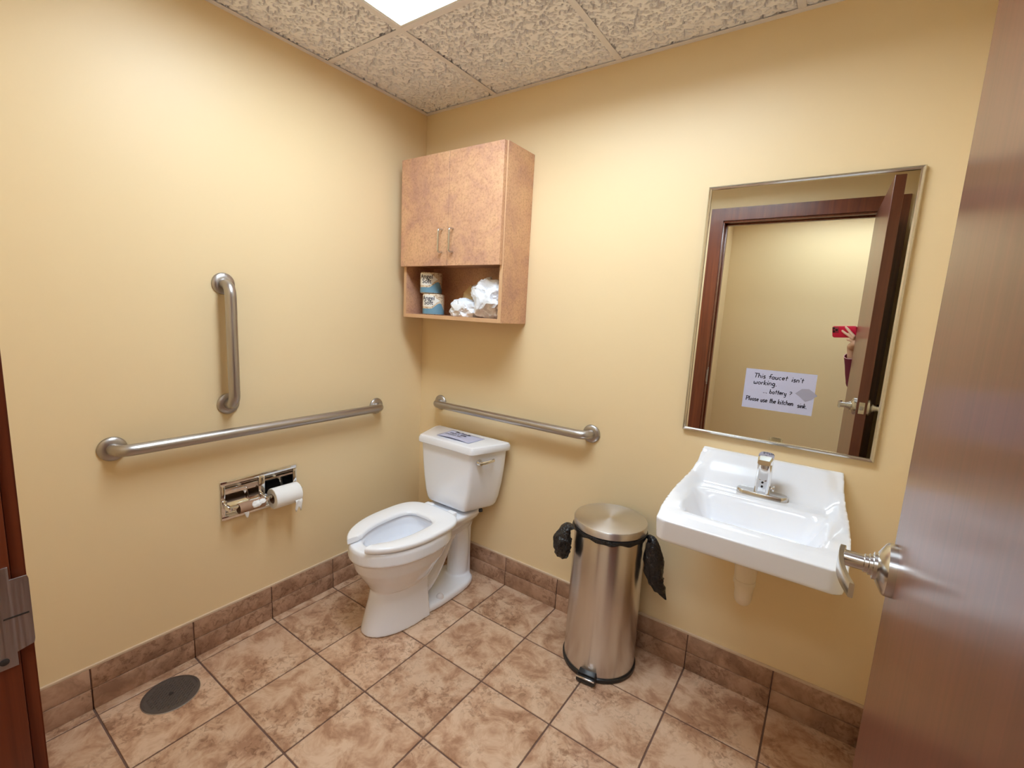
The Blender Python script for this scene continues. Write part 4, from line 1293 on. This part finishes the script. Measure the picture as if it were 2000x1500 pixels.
for s_ in (-1, 1):
    hp_ = PEL+Vector((0.085*s_*0.8, -0.05*s_, -0.04)); kn = hp_+Vector((0.01*s_, 0.02, -0.42)); an_ = kn+Vector((0, -0.02, -0.40))
    limb(bm, [hp_, (hp_+kn)/2, kn], [0.085, 0.072, 0.052]); limb(bm, [kn, (kn*2+an_)/3, an_], [0.052, 0.052, 0.034]); limb(bm, [an_-Vector((0, 0.02, 0.03)), an_+Vector((-0.03, 0.14, -0.045))], [0.034, 0.028])
# right hand gripping the far end of the phone: palm beside it, fingers across its back, thumb on the screen side
pal = cp(0.100, -0.084, -0.016)
limb(bm, [WR, (WR+pal)/2, pal], [0.025, 0.024, 0.026])
ell(bm, cp(0.104, -0.078, -0.014), (0.022, 0.020, 0.026))
fing = [((0.100, -0.050, 0.0036), (0.074, -0.032, 0.0048), (0.048, -0.015, 0.0036), (0.032, -0.003, 0.0020)),
        ((0.106, -0.038, 0.0036), (0.088, -0.016, 0.0050), (0.068, 0.006, 0.0040), (0.053, 0.020, 0.0022)),
        ((0.094, -0.064, 0.000), (0.076, -0.0605, 0.000), (0.062, -0.0605, -0.007), (0.052, -0.0595, -0.014))]
for ch in fing: limb(bm, [cp(*q) for q in ch], [0.0098, 0.0092, 0.0088, 0.0074], 10)
limb(bm, [cp(0.108, -0.066, -0.026), cp(0.092, -0.046, -0.0345), cp(0.066, -0.026, -0.0325)], [0.012, 0.0105, 0.0085], 10)
link_mesh('body', remesh(bm, 0.0045, 3, 0.4), M_skin, person, 180)
bm = BM()
limb(bm, [PEL+Vector((0, 0, -0.06)), PEL+Vector((0, 0.01, 0.18)), PEL+Vector((-0.01, 0.02, 0.36)), NECK-Vector((0, 0, 0.04))], [0.165, 0.142, 0.158, 0.095], 18)
limb(bm, [NECK-Vector((0, 0, 0.07)), SH], [0.082, 0.074]); limb(bm, [NECK-Vector((0, 0, 0.07)), SHL], [0.082, 0.074])
limb(bm, [SH, (SH+EL)/2, EL], [0.072, 0.062, 0.056])
limb(bm, [SHL, SHL+Vector((0.05, -0.03, -0.27)), HL+Vector((0, 0, 0.03))], [0.072, 0.058, 0.042])
link_mesh('jacket', remesh(bm, 0.008, 4), M_burg, person, 180)
# open cuff of the raised sleeve
ax_ = (WR-EL).normalized(); x_, y_, _d = frame_of(ax_)
bm = BM(); rings = []
for r, h in ((0.052, -0.01), (0.051, 0.07), (0.047, 0.14), (0.046, 0.205), (0.043, 0.205), (0.040, 0.14), (0.042, 0.06)):
    rings.append([EL+ax_*h+(x_*math.cos(2*math.pi*k/28)+y_*math.sin(2*math.pi*k/28))*r for k in range(28)])
add_rings(bm, rings, True, False, False); sleeve = obj('sleeve', bm, M_burg, person, 50)
bm = BM(); add_tube(bm, [EL+ax_*0.205+(x_*math.cos(2*math.pi*k/28)+y_*math.sin(2*math.pi*k/28))*0.0455 for k in range(29)], 0.0022, 8); obj('piping', bm, M_cuff, sleeve, 60)
bm = BM()
for s_ in (-1, 1):
    hp_ = PEL+Vector((0.085*s_*0.8, -0.05*s_, -0.04)); kn = hp_+Vector((0.01*s_, 0.02, -0.42)); an_ = kn+Vector((0, -0.02, -0.39))
    limb(bm, [PEL+Vector((0, 0, 0.02)), hp_, (hp_+kn)/2, kn, an_], [0.13, 0.10, 0.085, 0.066, 0.052])
link_mesh('trousers', remesh(bm, 0.009, 3), M_trous, person, 180)
bm = BM()
ell(bm, HEAD+Vector((0.006, -0.018, 0.022)), (0.086, 0.098, 0.108)); ell(bm, HEAD+Vector((0.02, -0.06, -0.08)), (0.07, 0.05, 0.13))
link_mesh('hair', remesh(bm, 0.008, 3), M_hair, person, 180)
for s_ in (-1, 1):
    hp_ = PEL+Vector((0.085*s_*0.8, -0.05*s_, -0.04)); an_ = hp_+Vector((0.01*s_, 0, -0.82))
    bm = BM(); limb(bm, [Vector((an_.x, an_.y-0.05, 0.048)), Vector((an_.x-0.015, an_.y+0.05, 0.048)), Vector((an_.x-0.03, an_.y+0.15, 0.042))], [0.044, 0.045, 0.036])
    for v in bm.verts: v.co.z = max(v.co.z, 0.002)
    obj('shoe', bm, M_black, person, 60)
    bm = BM(); ell(bm, HEAD+fd*0.083+fs*0.030*s_+Vector((0, 0, 0.004)), (0.011, 0.009, 0.007)); obj('eye', bm, M_lens, person, 60)
bpy.data.materials.remove(M_lampm)
